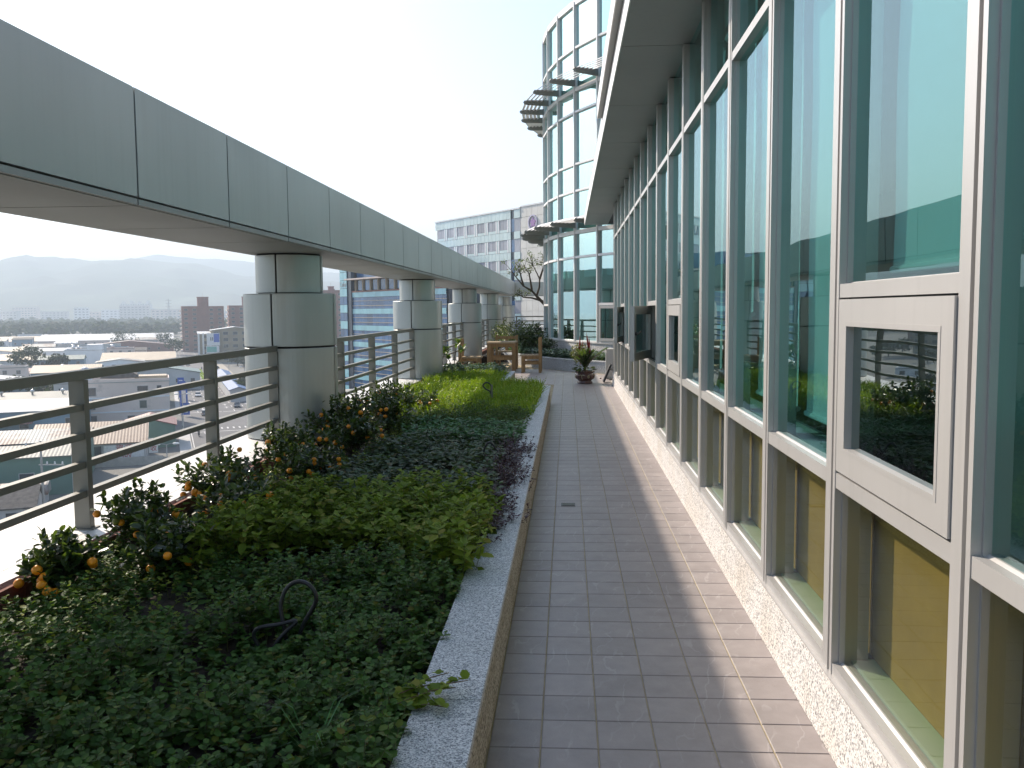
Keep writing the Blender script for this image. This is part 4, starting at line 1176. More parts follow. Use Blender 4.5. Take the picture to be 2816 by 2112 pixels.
# ---------------------------------------------------------------- curved planter contents
def arcpt(a, r): return TC[0] + r*math.cos(a), TC[1] + r*math.sin(a)
def s_arc(a0, a1, r0, r1):
    def f():
        a = R(U_(a0, a1)); r = U_(r0, r1); return arcpt(a, r)
    return f
_soil = soil_h
soil_h = lambda x, y: .235
stalks('ivy_like_ground_cover', 'dense grey green leafy ground cover in the curved planter', 'ground cover', 1150, s_arc(188, 226, 10.15, 10.98), lambda x, y: .19 + U_(-.05, .05), 5, .085, 'heart', M['bluegreen'], .25, .2)
soil_h = _soil
def bush(name, loc, rx, ry, h, n, ls, mat, label, group, kind='oval', seed=0):
    g = np.random.default_rng(seed)
    t = thing(name, label, 'shrub', loc, 0, group)
    b = MB(); P, D, U, S = [], [], [], []
    cl = []
    for k in range(22):
        q = g.uniform(0, 2*PI); f = g.random()**.6; cl.append((rx*f*math.cos(q), ry*f*math.sin(q), h*g.uniform(.25, .95)*(1 - .35*f)))
    for c in cl:
        b.tube([(c[0]*.1, c[1]*.1, 0), (c[0]*.6, c[1]*.6, c[2]*.5), c], [.010, .006, .003], 5, False)
        for k in range(n // 22):
            v = g.normal(0, .33, 3); p = np.array(c) + v*[rx*.5, ry*.5, h*.26]; p[2] = max(p[2], .02)
            q = g.uniform(0, 2*PI); P.append(p); D.append(np.array([math.cos(q), math.sin(q), g.normal(.3, .5)])); U.append(np.array([0,0,1.]) + g.normal(0,.5,3)); S.append(ls*g.uniform(.6, 1.2))
    b.build('branches', M['bark'], t)
    obj('foliage', leaves_mesh('foliage', np.array(P), np.array(D), np.array(U), np.array(S), kind), mat, t)
bush('dark_shrub', (-1.15, 26.6, .23), .42, .5, .80, 1500, .085, M['citrus'], 'dense dark green shrub right behind the timber table', 'shrubs at the tower foot', seed=1)
bush('dark_shrub', (-1.0, 28.2, .23), .50, .6, .95, 1600, .085, M['citrus'], 'dark loose shrub against the tower foot under the open casement', 'shrubs at the tower foot', seed=2)
bush('olive_shrub', (-1.72, 27.8, .23), .60, .7, .85, 1500, .07, M['treeleaf'], 'olive green twiggy shrub next to the far columns', 'shrubs at the tower foot', seed=3)
bush('olive_shrub', (-1.75, 31.0, .23), .7, .8, 1.0, 1300, .08, M['treeleaf'], 'farther olive shrub below the small tree and end railing', 'shrubs at the tower foot', seed=4)
bush('dark_shrub', (-0.62, 25.6, .23), .26, .35, .55, 800, .07, M['citrus'], 'small dark shrub peeking past the chair back', 'shrubs at the tower foot', seed=6)
bp_ = thing('back_planter', 'brick edged planter bed beyond the tower foot near the far columns', 'planter', (-1.6, 29.5, 0))
MB().prism([(-2.6, 25.2), (-2.1, 25.2), (-1.8, 27.5), (-1.25, 34.0), (-2.6, 34.0)], 0.0, .232).build('soil', M['soil'], bp_, world=True)
MB().extr([(-2.6, .0), (-2.5, .0), (-2.5, .31), (-2.6, .33)], 25.0, 34.2).build('brick_edge', M['brick'], bp_, world=True)

# small tree behind the tower edge
def limb_tree(loc, label):
    g = np.random.default_rng(21)
    t = thing('small_tree', label, 'tree', loc)
    b = MB(); ends = []
    def L(pts, r0, r1):
        n = len(pts); b.tube(pts, [r0 + (r1 - r0)*k/(n-1) for k in range(n)], 6, False)
    L([(.35,0,0), (.15,0,.7), (-.25,0,1.25), (-.62,0,1.62), (-.78,0,1.78)], .085, .05)
    main = [[(-.78,0,1.78), (-.95,.1,1.98), (-1.25,0,2.15), (-1.5,-.1,2.45), (-1.70,0,2.72)],
            [(-.62,0,1.62), (-.95,.1,1.72), (-1.25,.1,1.74), (-1.45,.0,1.86)],
            [(-.78,0,1.78), (-.68,.1,2.1), (-.66,0,2.4), (-.80,-.1,2.7), (-.95,0,3.0)],
            [(-.25,0,1.25), (-.22,.1,1.9), (-.30,.05,2.6), (-.28,0,3.2), (-.35,.1,3.7)],
            [(-.95,.1,1.98), (-1.0,0,2.35), (-1.05,.1,2.6), (-1.2,0,2.85)],
            [(-.66,0,2.4), (-.5,.1,2.9), (-.55,0,3.3)], [(-1.25,0,2.15), (-1.35,.1,2.5), (-1.42,0,2.8)]]
    for pts in main:
        L(pts, .045, .012)
        a = Vector(pts[-1]); p = Vector(pts[-2])
        for k in range(10):
            f = g.uniform(-.2, 1.15); s = p.lerp(a, f); e = s + Vector((g.normal(0,.17), g.normal(0,.17), g.normal(.14,.12)))
            L([s, (s+e)/2 + Vector((0,0,.03)), e], .010, .004); ends.append(e)
    b.build('trunk', M['bark'], t)
    P, D, U, S = [], [], [], []
    for e in ends:
        if g.random() < .12: continue
        for k in range(int(g.integers(8, 22))):
            q = g.uniform(0, 2*PI); P.append(np.array(e) + g.normal(0, .05, 3)); D.append(np.array([math.cos(q), math.sin(q), g.normal(.3,.5)])); U.append(np.array([0,0,1.]) + g.normal(0,.5,3)); S.append(g.uniform(.045, .085))
    obj('crown', leaves_mesh('crown', np.array(P), np.array(D), np.array(U), np.array(S), 'oval'), M['treeleaf'], t)
limb_tree((-0.35, 33.2, .23), 'small sparse olive leaved tree leaning out from behind the tower')
tp = thing('tree_planter', 'low granite planter box at the foot of the small tree', 'planter', (-.1, 33.3, 0))
MB().box(-.55, .65, -.6, .6, 0, .228).build('box', M['granite'], tp)
MB().box(-.48, .58, -.53, .53, .2285, .2345).build('soil', M['soil'], tp)
# ---------------------------------------------------------------- the town below
GZ = -27.0
SR = R(24.4)
SU = Vector((-math.sin(SR), math.cos(SR), 0)); SV = Vector((math.cos(SR), math.sin(SR), 0))
def street_x(y): return -105.0 - 0.4538*(y - 266.0)
M['ground'] = simple('town_ground', (0.17, 0.165, 0.15), 0.95, var=0.3, nscale=0.02, dirt=((0.10, 0.12, 0.07), 0.012, 0.52))
M['asphalt'] = simple('asphalt', (0.105, 0.105, 0.11), 0.85, var=0.18, nscale=0.1)
M['paint'] = simple('road_paint', (0.50, 0.50, 0.49), 0.7, var=0.12, nscale=0.6)
M['sand'] = simple('sandy_pavement', (0.36, 0.32, 0.26), 0.9, var=0.15, nscale=0.15)
M['kerb'] = simple('kerb', (0.45, 0.44, 0.42), 0.85)
M['hill'] = simple('wooded_hill', (0.055, 0.085, 0.05), 0.95, var=0.5, nscale=0.004)
M['wall_beige'] = simple('beige_render', (0.70, 0.585, 0.52), 0.85, var=0.08, nscale=0.15, dirt=((0.36, 0.32, 0.28), 0.2, 0.6))
M['wall_white'] = simple('white_render', (0.78, 0.78, 0.79), 0.8, var=0.06, nscale=0.2, dirt=((0.50, 0.49, 0.48), 0.15, 0.62))
M['wall_grey'] = simple('grey_render', (0.50, 0.49, 0.48), 0.85, var=0.12, nscale=0.2)
M['wall_green'] = simple('green_sheet_wall', (0.12, 0.21, 0.17), 0.7, var=0.12, nscale=0.2)
M['wall_blue'] = simple('blue_sheet_wall', (0.18, 0.27, 0.34), 0.7, var=0.12, nscale=0.2)
M['wall_brown'] = simple('brown_tile_wall', (0.26, 0.125, 0.10), 0.8, var=0.12, nscale=0.3)
M['wall_tan'] = simple('tan_tile_wall', (0.30, 0.245, 0.17), 0.85, var=0.15, nscale=0.2)
M['roof_white'] = corrugated('white_sheet_roof', (0.50, 0.52, 0.53))
M['roof_pale'] = corrugated('pale_rusty_roof', (0.30, 0.32, 0.30), (0.13, 0.07, 0.05), 0.44)
M['roof_grey'] = corrugated('grey_green_roof', (0.18, 0.185, 0.16))
M['roof_cream'] = corrugated('cream_roof', (0.44, 0.35, 0.24))
M['roof_rust'] = corrugated('brown_sheet_roof', (0.22, 0.15, 0.10), (0.15, 0.09, 0.055), 0.5)
M['roof_red'] = corrugated('dark_red_roof', (0.09, 0.03, 0.03))
M['roof_pink'] = corrugated('pinkish_roof', (0.24, 0.11, 0.095))
M['roof_teal'] = corrugated('teal_roof', (0.09, 0.16, 0.155))
M['roof_blue'] = corrugated('blue_roof', (0.015, 0.09, 0.25))
M['roof_tile'] = simple('grey_tile_roof', (0.11, 0.10, 0.09), 0.9, var=0.4, nscale=1.5, bump=0.5, bscale=3)
M['roof_concrete'] = simple('flat_roof', (0.42, 0.40, 0.37), 0.9, var=0.15, nscale=0.2)
M['win'] = simple('far_window', (0.045, 0.055, 0.065), 0.15, var=0.2, nscale=0.5, spec=0.8)
M['steel'] = simple('water_tank', (0.62, 0.62, 0.62), 0.3, 0.7)
M['sign_white'] = simple('sign_white', (0.72, 0.71, 0.69), 0.6)
M['sign_red'] = simple('sign_red', (0.42, 0.03, 0.03), 0.6)
M['sign_blue'] = simple('sign_blue', (0.03, 0.10, 0.42), 0.5, var=0.2, nscale=0.4)
M['sign_green'] = simple('sign_green', (0.15, 0.42, 0.35), 0.6)
M['pole'] = simple('pole_grey', (0.38, 0.38, 0.37), 0.7)
M['tyre'] = simple('tyre', (0.02, 0.02, 0.02), 0.8)

ground = tag(MB().quad((-9400, -500, GZ), (9000, -500, GZ), (9000, 11900, GZ), (-9400, 11900, GZ)).build('ground', M['ground']), kind='structure')
# road and markings (each sheet 4 mm or more above the one below)
def along(y, off): 
    c = Vector((street_x(y), y, 0)) + SV * off
    return c
def strip(y0_, y1_, o0, o1, z, name, mat, kind='structure', parent=None):
    a, b_, c, d = along(y0_, o0), along(y0_, o1), along(y1_, o1), along(y1_, o0)
    m_ = MB().quad(*[(p.x, p.y, z) for p in (a, b_, c, d)]).build(name, mat, parent)
    if parent is None and kind: tag(m_, kind=kind)
    return m_
road = strip(60, 900, -10, 10, GZ + .02, 'road', M['asphalt'])
cross = MB().quad(*[tuple(along(232, 0) + SV*a + SU*b_ + Vector((0,0,GZ + .014))) for a, b_ in ((-260,-9),(260,-9),(260,9),(-260,9))]).build('cross_road', M['asphalt']); tag(cross, kind='structure')
for s, nm in ((-1, 'pavement'), (1, 'pavement')):
    p = MB(); a, b_ = (10.0, 14.0) if s > 0 else (-12.5, -10.0)
    for ya, yb in ((60, 216), (249, 880)):
        q = [along(ya, a), along(ya, b_), along(yb, b_), along(yb, a)]
        p.prism([(v.x, v.y) for v in q], GZ - .05, GZ + .14)
    tag(p.build(nm, M['sand'] if s > 0 else M['kerb']), kind='structure')
mk = MB()
def dash(y, off, ln, w, z=GZ + .026):
    c = along(y, off); u = SU*ln/2; v = SV*w/2
    mk.quad(*[tuple(q + Vector((0,0,z))) for q in (c - u - v, c - u + v, c + u + v, c + u - v)])
for y in range(90, 860, 11):
    if 214 < y < 250: continue
    for off in (-6.6, -3.4, 3.4, 6.6): dash(y, off, 4.5, .22)
for off in (-9.6, 9.6): 
    for ya, yb in ((90, 213), (252, 860)): dash((ya + yb)/2, off, (yb - ya)*1.09, .2)
dash(252.5, 4.9, .55, 9.5); dash(252.5, -4.9, .55, 9.5); dash(212, 0, .55, 19)
for y in (262, 270, 282):                     # arrows
    for off in (-8.1, -5.0, -1.8, 1.8, 5.0, 8.1):
        c = along(y, off); z = GZ + .026
        dash(y, off, 3.0, .28)
        t_ = [c + SU*3.0, c + SU*1.5 - SV*.75, c + SU*1.5 + SV*.75] if off > 0 else [c - SU*3.0, c - SU*1.5 + SV*.75, c - SU*1.5 - SV*.75]
        mk.quad(*[tuple(q + Vector((0,0,z + .004))) for q in t_])
for k in range(14): dash(217.5, -9.3 + k*1.4, 3.0, .4)
dash(257, -1.1, 60, .3) if False else None
tag(mk.build('lane_markings', M['paint'], road))
med = thing('median_strip', 'planted median strip dividing the street', 'median', tuple(along(360, 0) + Vector((0,0,GZ))))
q = [along(294, -.9), along(294, .9), along(432, .9), along(432, -.9)]
MB().prism([(v.x, v.y) for v in q], GZ + .03, GZ + .24).build('kerb', M['kerb'], med, world=True)
g = np.random.default_rng(31); P, D, U, S = [], [], [], []
for k in range(2600):
    y = g.uniform(295, 431); c = along(y, g.uniform(-.75, .75)); qq = g.uniform(0, 2*PI)
    P.append(np.array([c.x, c.y, GZ + .25 + g.random()*.6])); D.append(np.array([math.cos(qq), math.sin(qq), g.normal(.3,.5)])); U.append(np.array([0,0,1.]) + g.normal(0,.5,3)); S.append(g.uniform(.3, .6))
off = np.array(med.location)
h_ = obj('hedge', leaves_mesh('hedge', np.array(P) - off, np.array(D), np.array(U), np.array(S), 'oval'), M['grass'], med); tag(h_, kind='stuff')

def bld(name, label, cat, x, y, w, d, h, wall, roof='flat', roofmat='roof_concrete', rise=1.5, rz=SR, z0=GZ, wins=None, group=None, swins=None, over=0.4, tanks=0, par=0.7, wsize=(1.4, 1.4)):
    """low building; local -y faces the terrace. wins = (columns, floors) on the front, swins on the street side (+x)"""
    t = thing(name, label, cat, (x, y, z0), rz, group)
    MB().box(-w/2, w/2, -d/2, d/2, 0, h).build('wall', M[wall], t)
    if roof == 'flat':
        MB().box(-w/2 - .15, w/2 + .15, -d/2 - .15, d/2 + .15, h + .002, h + .22).build('roof', M[roofmat], t)
        if par:
            MB().box(-w/2, w/2, -d/2, -d/2 + .25, h + .222, h + par).box(-w/2, w/2, d/2 - .25, d/2, h + .222, h + par).box(-w/2, -w/2 + .25, -d/2 + .251, d/2 - .251, h + .222, h + par).box(w/2 - .25, w/2, -d/2 + .251, d/2 - .251, h + .222, h + par).build('parapet', M[wall], t)
    elif roof == 'mono':      # rises to the rear
        b = MB(); e = over
        b.v = [(-w/2-e,-d/2-e,h+.02),(w/2+e,-d/2-e,h+.02),(w/2+e,d/2+e,h+rise),(-w/2-e,d/2+e,h+rise)]; b.v += [(a,c,z+.18) for a,c,z in b.v]
        b.f = [(3,2,1,0),(4,5,6,7),(0,1,5,4),(1,2,6,5),(2,3,7,6),(3,0,4,7)]
        b.build('roof', M[roofmat], t)
        MB().box(-w/2, w/2, d/2 - .3, d/2 - .05, h, h + rise - .1).build('rear_wall', M[wall], t)
    elif roof == 'gable':     # ridge along x
        e = over; b = MB()
        b.v = [(-w/2-e,-d/2-e,h),(w/2+e,-d/2-e,h),(w/2+e,0,h+rise),(-w/2-e,0,h+rise),(w/2+e,d/2+e,h),(-w/2-e,d/2+e,h)]; b.v += [(a,c,z+.2) for a,c,z in b.v]
        b.f = [(0,3,2,1),(3,5,4,2),(6,7,8,9),(9,8,10,11),(0,1,7,6),(4,5,11,10),(1,2,8,7),(2,4,10,8),(3,0,6,9),(5,3,9,11)]
        b.build('roof', M[roofmat], t)
        MB().quad((-w/2,-d/2,h),(-w/2,d/2,h),(-w/2,0,h+rise*.95)).quad((w/2,-d/2,h),(w/2,0,h+rise*.95),(w/2,d/2,h)).build('gable_wall', M[wall], t)
    elif roof == 'gabley':    # ridge along y
        e = over; b = MB()
        b.v = [(-w/2-e,-d/2-e,h),(0,-d/2-e,h+rise),(w/2+e,-d/2-e,h),(-w/2-e,d/2+e,h),(0,d/2+e,h+rise),(w/2+e,d/2+e,h)]; b.v += [(a,c,z+.2) for a,c,z in b.v]
        b.f = [(0,1,4,3),(1,2,5,4),(6,9,10,7),(7,10,11,8),(0,6,7,1),(1,7,8,2),(3,4,10,9),(4,5,11,10),(0,3,9,6),(2,8,11,5)]
        b.build('roof', M[roofmat], t)
        MB().quad((-w/2,-d/2-.01,h),(w/2,-d/2-.01,h),(0,-d/2-.01,h+rise*.95)).quad((-w/2,d/2,h),(0,d/2,h+rise*.95),(w/2,d/2,h)).build('gable_wall', M[wall], t)
    elif roof == 'vault':
        b = MB(); n_ = 10
        prof = [((-d/2)*math.cos(PI*k/n_), h + rise*math.sin(PI*k/n_)) for k in range(n_+1)]
        for a, z in prof: b.v += [(-w/2 - over, a, z), (w/2 + over, a, z)]
        for k in range(n_): b.f.append((2*k, 2*k+1, 2*k+3, 2*k+2))
        b.f.append(tuple(range(0, 2*n_+2, 2))); b.f.append(tuple(range(2*n_+1, 0, -2)))
        b.build('roof', M[roofmat], t)
    def window(cx, cz, ww, wh, side):
        if side == 'f':
            o = MB().box(cx - ww/2 - .1, cx + ww/2 + .1, -d/2 - .06, -d/2 + .05, cz - wh/2 - .1, cz + wh/2 + .1).build('window', M['kerb'], t)
            MB().box(cx - ww/2, cx + ww/2, -d/2 - .075, -d/2 - .0605, cz - wh/2, cz + wh/2).build('glazing', M['win'], o)
        else:
            o = MB().box(w/2 - .05, w/2 + .06, cx - ww/2 - .1, cx + ww/2 + .1, cz - wh/2 - .1, cz + wh/2 + .1).build('window', M['kerb'], t)
            MB().box(w/2 + .0605, w/2 + .075, cx - ww/2, cx + ww/2, cz - wh/2, cz + wh/2).build('glazing', M['win'], o)
    if wins:
        nc, nf = wins; fh = h/nf
        for f in range(nf):
            for c in range(nc): window(-w/2 + w*(c + .5)/nc, f*fh + fh*.55, wsize[0], wsize[1], 'f')
    if swins:
        nc, nf = swins; fh = h/nf
        for f in range(nf):
            for c in range(nc): window(-d/2 + d*(c + .5)/nc, f*fh + fh*.55, wsize[0], wsize[1], 's')
    for k in range(tanks):
        xx = -w*.3 + k*2.6
        MB().lathe([(0.0, h + 2.3), (.3, h + 2.25), (.95, h + 1.9), (.95, h + .55), (0, h + .55)], 12, (xx, d*.15)).build('water_tank', M['steel'], t, True)
        MB().box(xx - .8, xx + .8, d*.15 - .8, d*.15 + .8, h + .23, h + .545).build('tank_stand', M['wall_grey'], t)
    return t, window

# --- industrial yard just below
t, wf = bld('green_warehouse', 'long green sheet walled warehouse with grey and rusty pale roof', 'warehouse', -98.4, 141.5, 36, 24, 6.0, 'wall_green', 'none')
for x_, z_ in ((-8.5, 3.0), (10, 3.0)): wf(x_, z_, 2.0, 1.2, 'f')
b = MB(); b.v = [(-18.4,-12.4,6.02),(18.4,-12.4,6.02),(18.4,-3.0,6.9),(-18.4,-3.0,6.9)]; b.v += [(a,c,z+.15) for a,c,z in b.v]
b.f = [(3,2,1,0),(4,5,6,7),(0,1,5,4),(1,2,6,5),(2,3,7,6),(3,0,4,7)]; b.build('lower_roof', M['roof_grey'], t)
b = MB(); b.v = [(-18.4,-3.2,7.1),(18.4,-3.2,7.1),(18.4,6,8.3),(-18.4,6,8.3)]; b.v += [(a,c,z+.15) for a,c,z in b.v]
b.f = [(3,2,1,0),(4,5,6,7),(0,1,5,4),(1,2,6,5),(2,3,7,6),(3,0,4,7)]; b.build('upper_roof', M['roof_pale'], t)
b = MB(); b.v = [(-18.4,6,8.3),(18.4,6,8.3),(18.4,12.3,6.8),(-18.4,12.3,6.8)]; b.v += [(a,c,z+.15) for a,c,z in b.v]
b.f = [(3,2,1,0),(4,5,6,7),(0,1,5,4),(1,2,6,5),(2,3,7,6),(3,0,4,7)]; b.build('rear_roof', M['roof_rust'], t)
MB().quad((18,-12,6),(18,-3,6.9),(18,6,8.3),(18,12,6.8),(18,12,6)).build('gable_wall', M['wall_green'], t)
for x_ in (16.5, 6, -5): MB().tube([(x_, -12.15, 6), (x_, -12.15, 0)], .08, 6).build('downpipe', M['sign_white'], t)
bld('tile_roof_house', 'old house with dark grey tiled gable roof below the railing', 'house', -80.5, 116, 16, 9, 2.6, 'wall_grey', 'gable', 'roof_tile', 2.2, wins=(3, 1))
bld('vault_shed', 'shed with faceted pale curved roof against the green warehouse', 'shed', -83.0, 128.5, 9.5, 4.6, 1.6, 'wall_grey', 'vault', 'roof_pale', 1.7)
bld('lean_to_shed', 'flat grey lean to roof beside the curved roof shed', 'shed', -93.5, 124.8, 11, 5, 2.0, 'wall_grey', 'mono', 'roof_grey', .5)
t, wf = bld('recycling_shed', 'recycling shed with brown ribbed sloping roof and red lettered white board', 'shed', -92.2, 168.5, 20, 14, 3.9, 'wall_grey', 'mono', 'roof_rust', 2.6)
MB().box(-9.8, 2.2, -7.25, -7.02, .3, 3.6).build('opening_shade_sheet', M['win'], t)  # dark sheet on the solid wall, colour standing in for shade inside an opening
bd = MB().box(2.6, 9.6, -7.32, -7.12, .9, 3.7).build('sign_board', M['sign_white'], t)
def text_mesh(txt, size, mat, parent, loc, rot, extr=.02, name='lettering'):
    cu = bpy.data.curves.new(name, 'FONT'); cu.body = txt; cu.size = size; cu.extrude = extr; cu.align_x = 'CENTER'; cu.align_y = 'CENTER'; cu.space_line = .95
    o = bpy.data.objects.new(name + '_tmp', cu); COL.objects.link(o)
    dg = bpy.context.evaluated_depsgraph_get(); me = bpy.data.meshes.new_from_object(o.evaluated_get(dg))
    bpy.data.objects.remove(o)
    m_ = obj(name, me, mat, parent); m_.location = loc; m_.rotation_euler = rot
    return m_
text_mesh('資源\n回收', 1.45, M['sign_red'], bd, (6.1, -7.34, 2.3), (PI/2, 0, 0))
MB().box(-10, 13, -9.6, -9.4, 0, 1.6).build('yard_wall', M['concrete'], t)
hs_ = thing('hanging_sign', 'narrow white upright sign with red characters beside the recycling shed', 'sign', (-79.6, 168.0, GZ), SR)
MB().tube([(-.9, .1, 0), (-.9, .1, 4.6)], .08, 6).build('post', M['pole'], hs_)
b = MB().box(-.8, .8, 0, .2, 1.6, 4.4).build('board', M['sign_white'], hs_)
text_mesh('回\n收', 1.2, M['sign_red'], b, (0, -.03, 3.0), (PI/2, 0, 0))
bld('green_gable_shop', 'green gable ended shop with pink roof edge on the street corner', 'shop', -90.5, 190, 10, 13, 4.6, 'wall_green', 'gabley', 'roof_pink', 1.5)
t, wf = bld('beige_house', 'three storey beige house with parapet and dark arched rooftop canopy', 'house', -113.8, 225.5, 21.4, 12, 11.0, 'wall_beige', 'flat', 'roof_concrete', par=.9, tanks=0)
for x_, z_, w_, h_ in ((-8.5, 8.9, 4.2, 2.0), (4.4, 9.4, 2.4, 1.2), (8.3, 9.4, 1.0, 1.2), (-7.5, 5.4, 1.6, 1.9), (4.4, 5.4, 1.6, 1.9), (-7.3, 2.2, 1.7, 1.4), (1.5, 1.9, 1.7, 1.4)): wf(x_, z_, w_, h_, 'f')
for z_ in (3.7, 7.3): MB().box(-10.75, 10.75, -6.12, -6.002, z_ - .18, z_ + .18).build('string_course', M['wall_white'], t)
b = MB(); n_ = 8
for k in range(n_ + 1):
    q = PI*k/n_; b.v += [(-1.0 - 4.5*math.cos(q), -2.5, 12.0 + 1.8*math.sin(q)), (-1.0 - 4.5*math.cos(q), 3.5, 12.0 + 1.8*math.sin(q))]
for k in range(n_): b.f.append((2*k, 2*k+2, 2*k+3, 2*k+1))
b.f.append(tuple(range(0, 2*n_ + 2, 2))); b.build('arched_canopy', M['roof_tile'], t)
MB().box(-10.4, -7.4, -4, 0, 11.22, 13.6).build('stair_hut', M['wall_white'], t)
MB().lathe([(0, 15.0), (.9, 14.7), (.9, 13.62), (0, 13.62)], 12, (-8.9, -2)).build('water_tank', M['steel'], t, True)
MB().box(2.5, 10.2, -1, 5.5, 11.22, 12.2).build('roof_shed', M['roof_cream'], t)
t, wf = bld('blue_sheet_workshop', 'blue grey sheet walled workshop with bright white roof behind the warehouse', 'workshop', -131.8, 205.3, 34, 18, 6.0, 'wall_blue', 'mono', 'roof_white', 1.2)
wf(13.5, 3.2, 1.8, 2.0, 'f'); wf(4, 3.2, 1.8, 2.0, 'f')
MB().box(-6, 6, -12.5, -9.42, 3.6, 3.8).build('pink_canopy', M['roof_pink'], t)
t, wf = bld('vented_roof_factory', 'wide factory with pale grey roof dotted with small vents', 'factory', -146, 232, 44, 22, 6.4, 'wall_grey', 'gable', 'roof_grey', 1.0)
for k in range(6):
    MB().lathe([(0, 2.0), (.5, 1.8), (.5, 1.2), (.25, 1.1), (.25, .2)], 8, (-18 + k*7.2, -4.5)).build('roof_vent', M['steel'], t, True)
for o in t.children:
    if o.name.startswith('roof_vent'): o.location = (0, 0, 6.6)
bld('teal_roof_shop', 'low shop with teal gable roof along the street', 'shop', -153, 333, 26, 20, 6.0, 'wall_grey', 'gabley', 'roof_teal', 2.4, wins=(5, 1))
bld('grey_flat_shop', 'grey flat roofed shop row with small vents at the kerb', 'shop', -133, 272, 18, 20, 7.5, 'wall_blue', 'flat', 'roof_cream', wins=(4, 2), swins=(5, 2))
bld('grey_flat_shop', 'narrow grey shop house with roof shed next to the beige house', 'shop', -140, 255, 16, 14, 8.5, 'wall_grey', 'flat', 'roof_pale', wins=(4, 2), tanks=1)
bld('cream_roof_hall', 'hall with wide cream sloping roof and white gable strip', 'hall', -214, 440, 34, 22, 5.0, 'wall_white', 'mono', 'roof_cream', 3.2, wins=(6, 1))
t, wf = bld('white_blank_house', 'white house with a large blank wall and rooftop water tanks', 'house', -254, 462, 18, 12, 9.0, 'wall_white', 'flat', 'roof_concrete', tanks=2)
MB().box(1.5, 8.8, -5.9, 5.9, 9.23, 12.0).build('roof_storey', M['wall_white'], t)
bld('long_flat_house', 'long two storey grey house with flat roof and tanks', 'house', -320, 582, 44, 12, 7.0, 'wall_grey', 'flat', 'roof_concrete', wins=(10, 2), tanks=4)
bld('cream_roof_house', 'cream roofed long house at the left behind the big tree', 'house', -292, 446, 40, 16, 4.6, 'wall_grey', 'mono', 'roof_cream', 2.6, wins=(6, 1))
bld('cream_roof_house', 'second cream roofed house farther behind the big tree', 'house', -345, 520, 36, 20, 5.0, 'wall_white', 'mono', 'roof_cream', 3.0, wins=(6, 1))
bld('white_roof_factory', 'very long factory with brilliant white roof before the wood', 'factory', -392, 752, 104, 34, 5.5, 'wall_beige', 'mono', 'roof_white', 4.6, wins=(16, 1))
bld('cream_factory', 'pale cream roofed factory left of the white one', 'factory', -482, 752, 60, 30, 4.5, 'wall_white', 'mono', 'roof_cream', 3.6, wins=(10, 1))
bld('red_roof_hall', 'broad hall with dark red gable roof', 'hall', -318, 640, 60, 24, 4.8, 'wall_brown', 'gabley', 'roof_red', 3.4, wins=(9, 1))
bld('blue_roof_arcade', 'long narrow bright blue roof on the right side of the street', 'arcade', -124.5, 325, 5.2, 98, 3.6, 'wall_grey', 'gabley', 'roof_blue', 1.0)
bld('small_kiosk', 'small pale kiosk on the sandy strip by the blue roof', 'kiosk', -128, 372, 9, 8, 3.2, 'wall_white', 'flat', 'roof_pale', wins=(2, 1))
# shop signs at the left kerb
for i, (y, zz, hh) in enumerate(((226, 4.2, 3.0), (246, 5.0, 6.5), (268, 5.5, 5.0), (292, 5.0, 4.5))):
    c = along(y, -11.3)
    s_ = thing('blue_shop_sign', 'upright blue shop sign projecting over the left kerb', 'sign', (c.x, c.y, GZ), SR, 'blue shop signs at the kerb')
    MB().tube([(0, 0, 0), (0, 0, zz + hh/2)], .1, 6).build('post', M['pole'], s_)
    MB().box(-.1, 1.9, -.18, -.101, zz - hh/2, zz + hh/2).build('board', M['sign_blue'], s_)
    MB().box(.35, 1.45, -.20, -.181, zz - hh*.32, zz + hh*.32).build('pale_print', M['sign_white'], s_)
# fill: scattered low houses of the quarter
g = np.random.default_rng(77)
roofs = [('roof_cream', 'cream'), ('roof_grey', 'grey'), ('roof_white', 'white'), ('roof_teal', 'teal'), ('roof_pink', 'pinkish'), ('roof_tile', 'dark tiled'), ('roof_pale', 'rust stained')]
taken = [(o.location.x, o.location.y) for o in COL.objects if o.parent is None and o.type == 'EMPTY' and o.location.z < -20]
cnt = 0
for y in range(170, 930, 34):
    for k in range(14):
        xy = -0.66 + k*.021 + g.uniform(-.006, .006)
        yy = y + g.uniform(-9, 9); x_ = xy*yy
        if x_ > street_x(yy) - 20: continue
        if any(math.hypot(x_ - a, yy - b_) < (28 if yy < 600 else 40) for a, b_ in taken): continue
        taken.append((x_, yy)); rm, rn = roofs[g.integers(0, len(roofs))]
        kind = ['gable', 'mono', 'gabley', 'flat'][g.integers(0, 4)]
        w_, d_, h_ = g.uniform(12, 24), g.uniform(9, 15), g.uniform(3.5, 8)
        kt = {'gable': 'gable', 'mono': 'lean to', 'gabley': 'gable ended', 'flat': 'flat'}[kind]
        bld('low_house', 'low town house with %s %s roof in the crowded quarter' % (rn, kt), 'house', x_, yy, w_, d_, h_, ['wall_white', 'wall_grey', 'wall_beige', 'wall_blue'][g.integers(0, 4)], kind, rm, g.uniform(1, 2.4), wins=(int(w_ // 4), max(1, int(h_ // 3.4))) if yy < 520 else (3, 1), group='low houses of the quarter', tanks=int(kind == 'flat'))
        cnt += 1
